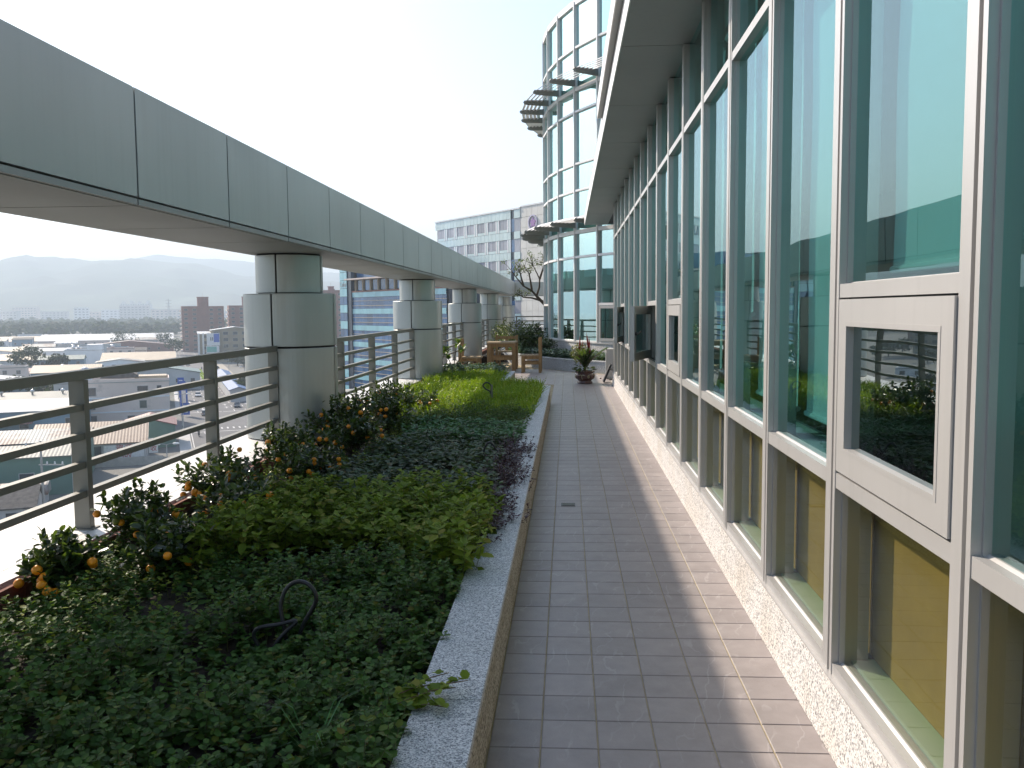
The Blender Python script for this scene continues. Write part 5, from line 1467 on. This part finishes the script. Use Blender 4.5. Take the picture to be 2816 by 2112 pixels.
# --- taller blocks right of the street
def apartment(name, label, x, y, w, d, h, nf, nc, towers):
    t, wf = bld(name, label, 'apartment block', x, y, w, d, h, 'wall_brown', 'flat', 'wall_brown', wins=(nc, nf), swins=(3, nf), par=1.2, wsize=(2.3, 1.4))
    for (tx, tw_, th) in towers:
        MB().lathe([(tw_/2, h + .23), (tw_/2, h + th), (tw_/2 + .3, h + th), (tw_/2 + .3, h + th + .5), (0, h + th + .5)], 14, (tx, 0)).build('roof_turret', M['wall_brown'], t)
        MB().box(tx - tw_*.28, tx + tw_*.28, -d/2 - .35, -d/2 - .002, 1, h + th*.6).build('stair_shaft', M['wall_brown'], t)
        MB().tube([(tx, 0, h + th + .5), (tx, 0, h + th + 3)], .08, 5).build('antenna', M['pole'], t)
    for f in range(nf):
        z_ = h/nf*(f + .12)
        MB().box(-w/2 - 1.3, -w/2 - .002, -d/2, d/2*.2, z_, z_ + 1.1).build('balcony', M['wall_beige'], t)
    return t
apartment('brown_apartment_block', 'brown tiled apartment block with balconies on its left edge and a round roof turret', -267, 650, 29, 20, 31.5, 10, 5, [(0.5, 8, 7.5)])
apartment('brown_apartment_block', 'second brown apartment block with a narrow roof turret next to the column', -247.5, 683, 24, 18, 32, 10, 4, [(1, 5.5, 7.5)])
apartment('brown_apartment_block', 'tall brown apartment block showing between the thick column and the blue office', -161, 600, 20, 16, 41, 12, 4, [(3, 4, 3.4)])
t, wf = bld('tan_corner_building', 'tan five storey corner building with white sheet roof and billboard', 'building', -192, 512, 26, 16, 18.0, 'wall_tan', 'gabley', 'roof_white', 1.8, wins=(5, 5), wsize=(2.6, 1.7))
t2, wf = bld('striped_corner_building', 'dark building with three white upright fins beside the billboard', 'building', -206.5, 505, 7.5, 12, 16.0, 'wall_tan', 'mono', 'roof_white', 1.2, wins=(1, 5), wsize=(1.8, 1.6))
for x_ in (-3.6, -1.2, 2.6): MB().box(x_ - .5, x_ + .5, -6.6, -6.02, 0, 16.5).build('white_fin', M['sign_white'], t2)
bb = thing('billboard', 'tall two part billboard with blue and green print on the corner building', 'billboard', (-199.0, 498.0, GZ), SR)
MB().tube([(-2, .6, 0), (-2, .6, 16)], .25, 6).build('leg', M['pole'], bb); MB().tube([(2, .6, 0), (2, .6, 16)], .25, 6).build('leg', M['pole'], bb)
p1 = MB().box(-3.4, 3.6, 0, .35, 9.6, 16.6).build('upper_panel', M['sign_white'], bb)
MB().box(.4, 3.4, -.03, -.002, 11.5, 16.3).build('sky_print', M['sign_blue'], p1); MB().box(-1.4, -.9, -.03, -.002, 12.4, 14.3).box(-.4, .1, -.03, -.002, 12.4, 14.3).build('figure_print', M['win'], p1)
p2 = MB().box(-3.8, 3.2, -.5, -.15, 1.6, 9.4).build('lower_panel', M['sign_white'], bb)
MB().box(-3.5, 1.8, -.53, -.502, 6.0, 9.0).build('green_print', M['sign_green'], p2); MB().box(-3.5, 2.6, -.53, -.502, 2.0, 5.4).build('pale_print', M['roof_pink'], p2)
# --- street furniture and traffic
def lamp(x, y, h, label, double=True):
    t = thing('street_lamp', label, 'street lamp', (x, y, GZ), SR, 'street lamps')
    MB().tube([(0,0,0), (0,0,h*.5), (0,0,h)], [.14, .10, .07], 8).build('pole', M['pole'], t)
    for s in ((-1, 1) if double else (1,)):
        a = MB().tube([(0,0,h), (s*.5, 0, h + .15), (s*1.0, 0, h + .15)], .05, 6).build('arm', M['pole'], t)
        MB().lathe([(0, -.12), (.12, -.12), (.16, 0), (.1, .1), (0, .12)], 8).build('lamp_head', M['white'], t, True).matrix_local = Matrix.Translation((s*1.35, 0, h + .15)) @ Matrix.Diagonal((3.4, 1.6, 1.3, 1))
lamp(-60.5, 132, 8.6, 'white double headed street lamp standing alone in the yard by the recycling shed')
for y, o_ in ((241, 11.5), (312, 11.5), (345, -11.0), (300, 0), (356, 0), (392, 11.5), (216, -11.2)):
    c = along(y, o_); lamp(c.x, c.y, 8.8, 'grey double headed street lamp along the street')
up = thing('utility_pole', 'concrete utility pole with crossarm and white insulators in front of the green warehouse', 'utility pole', (-72.6, 119.5, GZ + .0))
MB().tube([(0,0,0), (0,0,11)], [.2, .13], 8).build('pole', M['concrete'], up)
MB().box(-2.3, 2.3, -.06, .06, 10.2, 10.35).box(-.4, 3.2, -.06, .06, 7.6, 7.75).build('crossarm', M['pole'], up)
for x_, z_ in ((-2.1, 10.35), (0.5, 10.35), (2.1, 10.35), (.8, 7.75), (1.9, 7.75), (3.0, 7.75)):
    MB().lathe([(.0, .0), (.10, .02), (.13, .16), (.08, .3), (.11, .36), (0, .42)], 8, (x_, 0)).build('insulator', M['white'], up, True)
for o in up.children:
    if o.name.startswith('insulator'):
        pass
k_ = 0
for o in up.children:
    if o.name.startswith('insulator'):
        o.location = (0, 0, (10.35, 10.35, 10.35, 7.75, 7.75, 7.75)[k_]); k_ += 1
def car(x, y, rz, paint, label, van=False):
    t = thing('car', label, 'car', (x, y, GZ + .02), rz, 'cars on the street')
    L_, W_ = (4.4, 1.75); H1, H2 = (.85, 1.45) if not van else (1.0, 1.95)
    b = MB(); prof = [(-L_/2, .35), (-L_/2, H1 - .05), (-L_/2 + .5, H1), (L_/2 - 1.2, H1), (L_/2 - .1, H1 - .18), (L_/2, .4)]
    b.v = [(s*W_/2, a, z) for s in (-1, 1) for a, z in prof]; n_ = 6
    b.f = [tuple(range(n_)), tuple(range(2*n_-1, n_-1, -1))] + [((k+1) % n_, k, n_+k, n_+(k+1) % n_) for k in range(n_)]
    b.build('body', paint, t)
    b = MB(); pr = [(-L_/2 + .25, H1, 1), (-L_/2 + .75, H2, .86), (L_/2 - 2.0, H2, .86), (L_/2 - 1.15, H1, 1)]
    b.v = [(s*W_/2*f*.96, a, z) for s in (-1, 1) for a, z, f in pr]; b.f = [(0,1,2,3), (7,6,5,4), (1,0,4,5), (2,1,5,6), (3,2,6,7), (0,3,7,4)]
    c = b.build('glasshouse', M['win'], t)
    MB().box(-W_/2*.8, W_/2*.8, -L_/2 + .8, L_/2 - 2.05, H2 + .002, H2 + .06).build('roof', paint, c)
    for sx in (-1, 1):
        for sy in (-1.35, 1.35): MB().tube([(sx*.72, sy, .32), (sx*.9, sy, .32)], .32, 12).build('wheel', M['tyre'], t)
        MB().box(sx*.62 - .18, sx*.62 + .18, -L_/2 - .02, -L_/2 + .01, .62, .76).build('tail_light', M['sign_red'], t)
    return t
M['car_white'] = simple('car_white', (0.68, 0.68, 0.67), 0.3, var=.03); M['car_dark'] = simple('car_dark', (0.04, 0.05, 0.06), 0.25, var=.05)
M['car_silver'] = simple('car_silver', (0.42, 0.44, 0.45), 0.3, 0.5, var=.03); M['car_red'] = simple('car_red', (0.32, 0.03, 0.03), 0.3, var=.05); M['car_teal'] = simple('truck_teal', (0.30, 0.52, 0.48), 0.4, var=.05); M['taxi'] = simple('car_yellow', (0.62, 0.42, 0.05), 0.3, var=.05)
car(-100.4, 243.6, SR, M['car_silver'], 'silver car crossing the junction towards the viewer side')
car(-98.9, 264, SR + PI, M['car_dark'], 'dark car in the right lanes by the sandy pavement', )
c = along(346, 3.4); car(c.x, c.y, SR, M['car_red'], 'red car passing the planted median')
c = along(300, -5); car(c.x, c.y, SR + PI, M['car_white'], 'white car on the left lanes beside the shop signs')
c = along(330, 6.6); car(c.x, c.y, SR, M['car_white'], 'white car near the blue roofed arcade')
c = along(432, 5); car(c.x, c.y, SR, M['taxi'], 'yellow car waiting at the far crossing')
c = along(441, 8); car(c.x, c.y, SR + PI/2, M['car_dark'], 'dark car turning at the far crossing')
c = along(470, -4); car(c.x, c.y, SR, M['car_silver'], 'distant silver car beyond the far crossing')
c = along(182, -5.5); car(c.x, c.y, SR, M['car_teal'], 'pale teal van parked near the recycling yard', True)
def scooter(x, y, rz, label, plabel):
    t = thing('scooter', label, 'scooter', (x, y, GZ + .02), rz, 'scooters on the street')
    MB().obox((0, -.1, .62), (0,1,.1), (1,0,0), (0,-.1,1), .62, .16, .14).build('body', M['car_dark'], t)
    for sy in (-.6, .62): MB().tube([(-.06, sy, .25), (.06, sy, .25)], .25, 10).build('wheel', M['tyre'], t)
    MB().tube([(0, .58, .3), (0, .45, .95), (-.3, .40, 1.0)], .03, 6).tube([(0, .45, .95), (.3, .40, 1.0)], .03, 6).build('handlebar', M['pole'], t)
    p = thing('person', plabel, 'person', (x, y, GZ + .75), rz, 'scooter riders')
    b = MB()
    b.tube([(0,-.15,0), (0,-.17,.2), (0,-.12,.42), (0,-.07,.56), (0,-.05,.63)], [.17, .16, .2, .13, .06], 10)
    b.tube([(0,-.05,.62), (0,-.04,.68), (0,-.03,.78), (0,-.04,.88)], [.06, .11, .13, .05], 10)
    for s in (-1, 1):
        b.tube([(s*.19,-.08,.52), (s*.26, .10, .36), (s*.26, .38, .27)], [.065, .055, .04], 7)
        b.tube([(s*.10,-.14,.02), (s*.16, .25, .04), (s*.14, .22,-.42), (s*.14, .32,-.45)], [.10, .08, .055, .045], 7)
    b.build('body', M['blackmetal'], p, True)
    MB().lathe([(0, .92), (.10, .89), (.145, .80), (.14, .74)], 10, (0, -.03)).build('helmet', M['car_red'], p, True)
scooter(-84.5, 201.2, SR, 'dark scooter riding out of the junction', 'scooter rider in dark clothes and helmet at the junction')
for i, (y, o_) in enumerate(((418, -1.5), (424, -6), (436, 1.5))):
    c = along(y, o_); scooter(c.x, c.y, SR + PI, 'dark scooter waiting at the far crossing', 'scooter rider in dark clothes waiting at the far crossing')
rs = thing('round_sign_post', 'thin post with two round plates at the junction', 'traffic sign', (-78.5, 196.0, GZ))
MB().tube([(0,0,0), (0,0,5.6)], .06, 6).build('post', M['pole'], rs)
for z_ in (5.2, 4.1): MB().tube([(0, -.08, z_), (0, -.12, z_)], .5, 14).build('plate', M['pole'], rs)

# ---------------------------------------------------------------- trees
def city_tree(x, y, h, r, label, group, seed, mat='citytree', n=900, ls=.9):
    g = np.random.default_rng(seed)
    t = thing('broadleaf_tree', label, 'tree', (x, y, GZ), 0, group)
    b = MB(); b.tube([(0,0,0), (.1,0,h*.3), (0,.1,h*.55)], [.35, .25, .15], 7, False)
    cl = []
    for k in range(16):
        v = g.normal(0, 1, 3); v /= np.linalg.norm(v); c = np.array([0, 0, h*.62]) + v*[r*.62, r*.62, h*.26]; cl.append(c)
        b.tube([(0,.05,h*.42), tuple(c)], [.10, .04], 5, False)
    b.build('trunk', M['bark'], t)
    P, D, U, S = [], [], [], []
    for c in cl:
        for k in range(n // 16):
            v = g.normal(0, 1, 3); v /= np.linalg.norm(v); p = c + v*[r*.42, r*.42, h*.17]*g.random()**.4; p[2] = max(p[2], .6)
            q = g.uniform(0, 2*PI); P.append(p); D.append(np.array([math.cos(q), math.sin(q), g.normal(0,.5)])); U.append(v + [0,0,.6]); S.append(ls*g.uniform(.6, 1.3))
    obj('crown', leaves_mesh('crown', np.array(P), np.array(D), np.array(U), np.array(S), 'round'), M[mat], t)
city_tree(-243, 393, 15, 8, 'big dark broadleaf tree among the low houses', 'trees in the quarter', 1)
city_tree(-232, 398, 10, 6, 'dark tree at the right side of the big dark one', 'trees in the quarter', 2)
for i, (x, y, h, r) in enumerate([(-150, 262, 9, 6), (-160, 268, 8, 6), (-171, 270, 9, 7), (-183, 280, 8, 6), (-352, 700, 15, 12), (-322, 704, 13, 8), (-300, 480, 8, 5), (-420, 640, 10, 7), (-206, 520, 9, 6), (-178, 528, 10, 7), (-169, 520, 9, 7), (-158, 505, 8, 6), (-236, 610, 12, 9), (-262, 590, 11, 8), (-300, 760, 14, 12), (-285, 745, 13, 10), (-225, 560, 9, 6), (-175, 470, 7, 5), (-166, 455, 7, 5), (-112, 305, 6, 4), (-108, 296, 5, 3.5)]):
    city_tree(x, y, h, r, 'dark green broadleaf tree in the town', 'town trees', 50 + i, n=480, ls=1.0)
# the wood along the river: one mass
g = np.random.default_rng(4); P, D, U, S = [], [], [], []
for k in range(420):
    xy = g.uniform(-.75, .15); yy = g.uniform(930, 1250); c0 = np.array([xy*yy, yy, GZ + g.uniform(5, 11)]); rr = g.uniform(7, 14)
    m_ = 70; v = g.normal(0, 1, (m_, 3)); v /= np.linalg.norm(v, axis=1, keepdims=True); v[:,2] = np.abs(v[:,2])*1.0 - .3
    P.append(c0 + v*[rr, rr, rr*.75]); q = g.uniform(0, 2*PI, m_); D.append(np.stack([np.cos(q), np.sin(q), g.normal(0,.5,m_)], 1)); U.append(v + [0,0,.5]); S.append(g.uniform(3, 6, m_))
wood = obj('river_wood', leaves_mesh('river_wood', np.concatenate(P), np.concatenate(D), np.concatenate(U), np.concatenate(S), 'round'), M['citytree'])
tag(wood, 'dark belt of woodland along the river beyond the town', 'woodland', kind='stuff')
P, D, U, S = [], [], [], []
for k in range(300):
    xy = g.uniform(-.8, .15); yy = g.uniform(1350, 2000); c0 = np.array([xy*yy, yy, GZ + g.uniform(4, 9)]); rr = g.uniform(14, 26)
    m_ = 40; v = g.normal(0, 1, (m_, 3)); v /= np.linalg.norm(v, axis=1, keepdims=True); v[:,2] = np.abs(v[:,2]) - .3
    P.append(c0 + v*[rr, rr, rr*.4]); q = g.uniform(0, 2*PI, m_); D.append(np.stack([np.cos(q), np.sin(q), g.normal(0,.5,m_)], 1)); U.append(v + [0,0,.5]); S.append(g.uniform(7, 12, m_))
wood = obj('far_wood', leaves_mesh('far_wood', np.concatenate(P), np.concatenate(D), np.concatenate(U), np.concatenate(S), 'round'), M['citytree'])
tag(wood, 'pale hazy belt of trees on the far side of the river', 'woodland', kind='stuff')

# ---------------------------------------------------------------- far town over the river
g = np.random.default_rng(12); xy = -.70; i = 0
while xy < -.22:
    yy = g.uniform(2200, 2600); w_ = g.uniform(30, 75); h_ = g.uniform(22, 46)
    bld('far_apartment_row', 'hazy pale apartment row across the river', 'apartment block', xy*yy, yy, w_, 18, h_, ['wall_white', 'wall_beige', 'wall_grey', 'wall_pinkish'][g.integers(0, 3)], 'flat', 'roof_white' if g.random() < .25 else 'roof_concrete', rz=g.uniform(-.1, .5), wins=(max(3, int(w_ // 9)), max(3, int(h_ // 6))), wsize=(5.0, 1.9), group='far apartment rows', par=2)
    xy += (w_ + g.uniform(-6, 12))/yy; i += 1
t, wf = bld('far_tower_block', 'hazy grey tower block with stepped roof line in front of the hills', 'apartment block', -.487*3000, 3000, 98, 26, 58, 'wall_grey', 'flat', 'roof_concrete', rz=.1, wins=(12, 9), wsize=(4, 3), par=0)
for k in range(4): MB().box(-46 + k*27, -36 + k*27, -8, 8, 58.3, 66 + 3*(k % 2)).build('lift_house', M['wall_grey'], t)
t, wf = bld('far_tower_block', 'fainter hazy block farther right below the hills', 'apartment block', -.446*3300, 3300, 90, 26, 42, 'wall_grey', 'flat', 'roof_concrete', rz=.1, wins=(10, 6), wsize=(4, 3))
t, wf = bld('far_tower_block', 'faint hazy block with stepped top on the left skyline', 'apartment block', -.565*3200, 3200, 44, 26, 60, 'wall_grey', 'flat', 'roof_concrete', rz=.1, wins=(6, 8), wsize=(4, 3))
py_ = thing('lattice_pylon', 'faint steel lattice pylon before the hills', 'pylon', (-.4495*2100, 2100, GZ))
b = MB()
for sx in (-1, 1):
    for sy in (-1, 1): b.tube([(sx*5, sy*5, 0), (sx*2, sy*2, 30), (sx*.5, sy*.5, 60)], [.5, .4, .3], 4)
for k in range(9):
    z0_, z1_ = k*6, k*6 + 6; r0_, r1_ = 5 - z0_*.078, 5 - z1_*.078
    for sx in (-1, 1): b.tube([(sx*r0_, -r0_, z0_), (-sx*r1_, -r1_, z1_)], .25, 4); b.tube([(sx*r0_, r0_, z0_), (-sx*r1_, r1_, z1_)], .25, 4)
b.build('lattice', M['pole'], py_)
for z_ in (42, 49, 56): MB().obox((0,0,z_), (1,0,0), (0,1,0), (0,0,1), 8, .5, .5).build('crossarm', M['pole'], py_)

# ---------------------------------------------------------------- hills
def ridge(name, dist, prof, depth, seed, rough=18):
    g = np.random.default_rng(seed); nx_, ny_ = 220, 14
    xs = np.linspace(-1.5, .9, nx_); zs = np.interp(xs, [p[0] for p in prof], [p[1] for p in prof]) * dist
    ns = sum(np.sin(xs*f + g.uniform(0, 6)) * a for f, a in ((17, 1), (41, .6), (90, .35), (190, .2), (360, .12)))
    zs = zs + ns*rough
    V = []
    for j in range(ny_):
        f = j/(ny_ - 1); yy = dist - depth*(1 - f)
        hump = (f**.75) 
        nn = sum(np.sin(xs*fq + f*9*s + g.uniform(0, 6))*a for fq, a, s in ((30, 1, 1), (70, .6, -1), (150, .4, 1.6))) * rough*1.4*f*(1-f)*4
        for i in range(nx_): V.append((xs[i]*dist*(1 - .15*(1-f)), yy, GZ - 5 + (zs[i] - GZ)*hump + nn[i]))
    for i in range(nx_): V.append((xs[i]*dist, dist + depth, GZ - 5))
    V = np.array(V); q = []
    for j in range(ny_):
        for i in range(nx_ - 1): a = j*nx_ + i; q.append((a, a+1, a+nx_+1, a+nx_))
    me = np_mesh(name, V, None, np.array(q)); o = obj(name, me, M['hill'], None, True); tag(o, kind='structure')
ridge('hills', 4300, [(-1.5, .05), (-.75, .056), (-.65, .065), (-.615, .070), (-.58, .066), (-.545, .058), (-.52, .060), (-.49, .061), (-.45, .056), (-.41, .050), (-.36, .042), (-.25, .034), (0, .028), (.9, .03)], 1500, 1, 12)
ridge('far_hills', 6000, [(-1.5, .05), (-.7, .05), (-.55, .055), (-.47, .064), (-.42, .061), (-.36, .056), (-.3, .047), (-.2, .040), (0, .034), (.9, .03)], 1400, 2, 12)
# ---------------------------------------------------------------- blue glass office block
M['blue_glass'] = simple('blue_vision_glass', (0.06, 0.15, 0.30), 0.08, 0.0, var=0.35, nscale=0.12, spec=1.0, objvar=0.25)
M['aqua_band'] = simple('aqua_band_glass', (0.32, 0.60, 0.66), 0.15, var=0.06, nscale=0.3, spec=0.8, objvar=0.08)
M['aqua_pale'] = simple('pale_aqua_glass', (0.62, 0.74, 0.72), 0.15, var=0.05, nscale=0.2, spec=0.8, objvar=0.06)
M['grey_glass'] = simple('grey_window_glass', (0.36, 0.36, 0.40), 0.12, var=0.15, nscale=0.2, spec=0.9, objvar=0.15)
M['line'] = simple('mullion_grey', (0.40, 0.40, 0.40), 0.5)
M['tan_line'] = simple('mullion_tan', (0.42, 0.36, 0.28), 0.5)
M['tile_white'] = simple('white_wall_tile', (0.72, 0.69, 0.63), 0.6, var=0.05, nscale=0.5, objvar=0.04)
M['dark_slot'] = simple('dark_blue_slot', (0.03, 0.045, 0.07), 0.2, spec=0.8)
rzb = math.atan2(-.791, .611)          # local x runs along the facade, local -y faces the terrace side
bo = thing('blue_office_block', 'blue glass office block with pale aqua bands at each floor', 'office block', (-54.0, 222.0, GZ), rzb)
L_ = 48.0; zb = 4.76 - GZ
MB().box(0, L_, .6, 24, 0, 36.5).build('core', M['dark_slot'], bo)
MB().box(0, 2.0, -.25, .58, 0, 40).build('corner_slot', M['dark_slot'], bo)
ban = vis = None
mull = MB()
for f in range(8):
    z0_ = zb - 4.0*f; 
    if z0_ < 4: break
    for k in range(29):
        x_ = 2.05 + k*1.58
        nm = 'aqua_pane'
        for zz, hh in ((z0_, .44), (z0_ + .50, .70)):
            o = MB().box(x_ + .04, x_ + 1.54, 0, .12, zz, zz + hh) if False else None
        if ban is None:
            ban = MB().box(.04, .76, 0, .12, 0, 1.2).box(.82, 1.54, 0, .12, 0, 1.2).build('aqua_pane', M['aqua_band'], bo)
            ban.location = (x_, 0, z0_)
            vis = MB().box(.03, 1.55, .15, .25, 0, 2.72).build('vision_pane', M['blue_glass'], bo)
            vis.location = (x_, 0, z0_ - 2.76)
        else:
            inst(ban, bo, (x_, 0, z0_)); inst(vis, bo, (x_, 0, z0_ - 2.76))
    mull.box(2.0, L_, .02, .149, z0_ + .42, z0_ + .50)
    for dz in (-.95, -2.1): mull.box(2.0, L_, .06, .14, z0_ + dz, z0_ + dz + .12)
mull.build('transom_lines', M['tan_line'], bo)
# recessed top storey with roof slab and piers
MB().box(2.0, L_, -.1, .6, zb + 1.22, zb + 1.5).build('loggia_floor', M['wall_brown'], bo)
for k in range(11): MB().box(3.4 + k*4.2, 4.0 + k*4.2, .1, .58, zb + 1.52, zb + 4.2).build('loggia_pier', M['wall_tan'], bo)
for k in range(10): MB().box(4.6 + k*4.2, 7.0 + k*4.2, .45, .59, zb + 1.7, zb + 4.0).build('loggia_window', M['blue_glass'], bo)
MB().box(.3, L_ + .5, -1.3, 24, zb + 4.22, zb + 4.55).build('roof_slab', M['wall_beige'], bo)
MB().box(1.5, L_ - 12, 1.5, 20, zb + 4.56, zb + 8.5).build('roof_house', M['blue_glass'], bo)
# bright end fin facing the terrace
ef = MB().box(-4.2, -.02, -.4, 20, 0, 42).build('end_fin', M['dark_slot'], bo)
for j in range(21):
    mat = M['aqua_band'] if (j % 2 == 0 or j > 15) else M['blue_glass']
    MB().box(-4.2, -2.15, -.5, -.402, j*2.0 + .05, j*2.0 + 1.95).build('fin_pane', mat, ef); MB().box(-2.05, -.03, -.5, -.402, j*2.0 + .05, j*2.0 + 1.95).build('fin_pane', mat, ef)
text_mesh('Color', 1.7, M['line'], ef, (-2.1, -.53, 35.0), (PI/2, 0, 0), .03)
an = thing('low_annex', 'low flat annex roof with a white edge in front of the blue office block', 'annex', (-48.0, 188.0, GZ), rzb)
MB().box(-14, 40, -3, 12, 0, 10.2).build('wall', M['wall_grey'], an); MB().box(-14.3, 40.3, -3.3, 12.3, 10.202, 10.6).build('roof', M['roof_concrete'], an)
MB().box(-14.3, 40.3, -3.3, -2.9, 10.602, 11.0).build('white_edge', M['sign_white'], an)
MB().lathe([(.55, 10.602), (.55, 15.5), (0, 15.6)], 12, (10, 3)).build('vent_stack', M['sign_white'], an, True)

# ---------------------------------------------------------------- hospital wing with emblem
rzh = math.atan2(-.7989, .6015)
ho = thing('hospital_wing', 'pale glass and white tiled hospital wing bearing a round purple flower emblem', 'hospital', (-29.8, 207.0, GZ), rzh)
HT = 21.5 - GZ
MB().box(-.3, 34.1, .4, 26, 0, HT - .3).build('core', M['line'], ho)
MB().box(34.15, 80, .25, 26, 0, HT).build('tiled_block', M['tile_white'], ho)
MB().box(-.45, 34.1, -.12, 26, HT - .28, HT + .02).build('roof_edge', M['frame_white'], ho)
MB().box(34.12, 80, .0, 26, HT + .002, HT + .3).build('roof_edge', M['frame_white'], ho)
FH = 4.06
sp_mesh = {}
def hpanel(x0_, x1_, z0_, z1_, mat, nm, yy=0.0, dpt=.12):
    key = (round(x1_ - x0_, 2), round(z1_ - z0_, 2), nm)
    if key not in sp_mesh:
        o = MB().box(.03, x1_ - x0_ - .03, 0, dpt, .03, z1_ - z0_ - .03).build(nm, mat, ho); sp_mesh[key] = o; o.location = (x0_, yy, z0_)
    else:
        o = inst(sp_mesh[key], ho, (x0_, yy, z0_))
    return o
cols = [0.0]
x_ = 1.17
grid = MB()
for fl_ in range(6):
    wt = 19.5 - GZ - FH*fl_; wb = wt - 2.55
    top = HT - .3 if fl_ == 0 else wt + FH - 2.55
    x_ = -.35
    k = 0
    for w0 in [0.75 + 4.3*i for i in range(8)]:
        if w0 > 30: break
        a, b_, c = w0, min(w0 + 2.9, 30.6), min(w0 + 4.3, 30.75)
        # spandrel above the window zone
        for q in ((a - (0.0 if k else 1.1), a + 1.45), (a + 1.45, b_), (b_, c)):
            if q[1] - q[0] > .2: hpanel(q[0], q[1], wt, top, M['aqua_pale'], 'spandrel_pane')
        o = hpanel(a, (a + b_)/2, wb + .6, wt, M['grey_glass'], 'window', .10); o = hpanel((a + b_)/2, b_, wb + .6, wt, M['grey_glass'], 'window', .10)
        hpanel(a, b_, wb, wb + .6, M['aqua_pale'], 'low_pane', .03)
        if c - b_ > .3:
            hpanel(b_, b_ + .5, wb, wt, M['frame_white'], 'pier_panel', .0); hpanel(b_ + .5, b_ + .9, wb, wt, M['aqua_pale'], 'pier_pane', .02); hpanel(b_ + .9, c, wb, wt, M['frame_white'], 'pier_panel', .0)
        k += 1
    hpanel(31.95, 34.1, wt, top, M['aqua_pale'], 'spandrel_pane'); hpanel(31.95, 34.1, wb, wt, M['grey_glass'], 'window', .10)
MB().box(30.76, 31.94, .22, .41, 0, HT - .35).build('dark_slot', M['dark_slot'], ho)
for fl_ in range(6): hpanel(30.8, 31.9, 19.5 - GZ - FH*fl_ - 2.55, 19.5 - GZ - FH*fl_, M['blue_glass'], 'slot_pane', .14)
# white wall tiles
for j in range(11):
    for i in range(9):
        x0_ = 34.16 + i*1.96; z1_ = HT - j*2.03
        hpanel(x0_, x0_ + 1.96, z1_ - 2.03, z1_, M['tile_white'], 'wall_tile', .10, .145)
# emblem: ring with a five petal flower
M['emblem_ring'] = simple('emblem_ring', (0.50, 0.46, 0.56), 0.4, 0.3, var=.05)
M['emblem_purple'] = simple('emblem_purple', (0.36, 0.20, 0.42), 0.5, var=.05)
EC = (38.5, -.02, 18.2 - GZ)
em = MB()
n_ = 40
prof = [(1.22, -.08), (1.50, -.08), (1.50, .10), (1.22, .10)]
for k in range(n_):
    q = 2*PI*k/n_
    for r_, d_ in prof: em.v.append((EC[0] + r_*math.cos(q), EC[1] + d_, EC[2] + r_*math.sin(q)))
for k in range(n_):
    for i in range(4):
        a, b_ = k*4 + i, ((k+1) % n_)*4 + i; c, d_ = ((k+1) % n_)*4 + (i+1) % 4, k*4 + (i+1) % 4
        em.f.append((a, b_, c, d_))
ro = em.build('emblem_ring', M['emblem_ring'], ho)
fl_ = MB(); pts = []
for k in range(60):
    q = 2*PI*k/60; r_ = .80 + .22*math.cos(5*(q - PI/2)); pts.append((r_*math.cos(q), r_*math.sin(q)))
fl_.v = [(EC[0] + a, EC[1] + .0, EC[2] + b_) for a, b_ in pts] + [(EC[0] + a, EC[1] + .115, EC[2] + b_) for a, b_ in pts]
fl_.f = [tuple(range(60))] + [(k, 60 + k, 60 + (k+1) % 60, (k+1) % 60) for k in range(60)]
fl_.build('emblem_flower', M['emblem_purple'], ro)
for q0 in (R(20), R(150), R(270)):            # swirl strokes between flower and ring
    st = [(EC[0] + 1.10*math.cos(q0 + .09*k), EC[1] + .05, EC[2] + (1.10 - .01*k)*math.sin(q0 + .09*k)) for k in range(9)]
    MB().tube(st, .045, 6).build('emblem_stroke', M['line'], ro)

# ---------------------------------------------------------------- air: one closed even haze
HZ = 0.00034
hz, N, L, out = new_mat('haze')
pv = N.new('ShaderNodeVolumePrincipled'); pv.inputs['Color'].default_value = (0.72, 0.86, 1.0, 1); pv.inputs['Density'].default_value = HZ
pv.inputs['Anisotropy'].default_value = 0.2
L.new(pv.outputs[0], out.inputs['Volume'])
hb = MB().box(-9600, 9100, -600, 12100, GZ - 8, 440).build('haze', hz); tag(hb, 'pale even haze over the town', 'haze', kind='stuff')
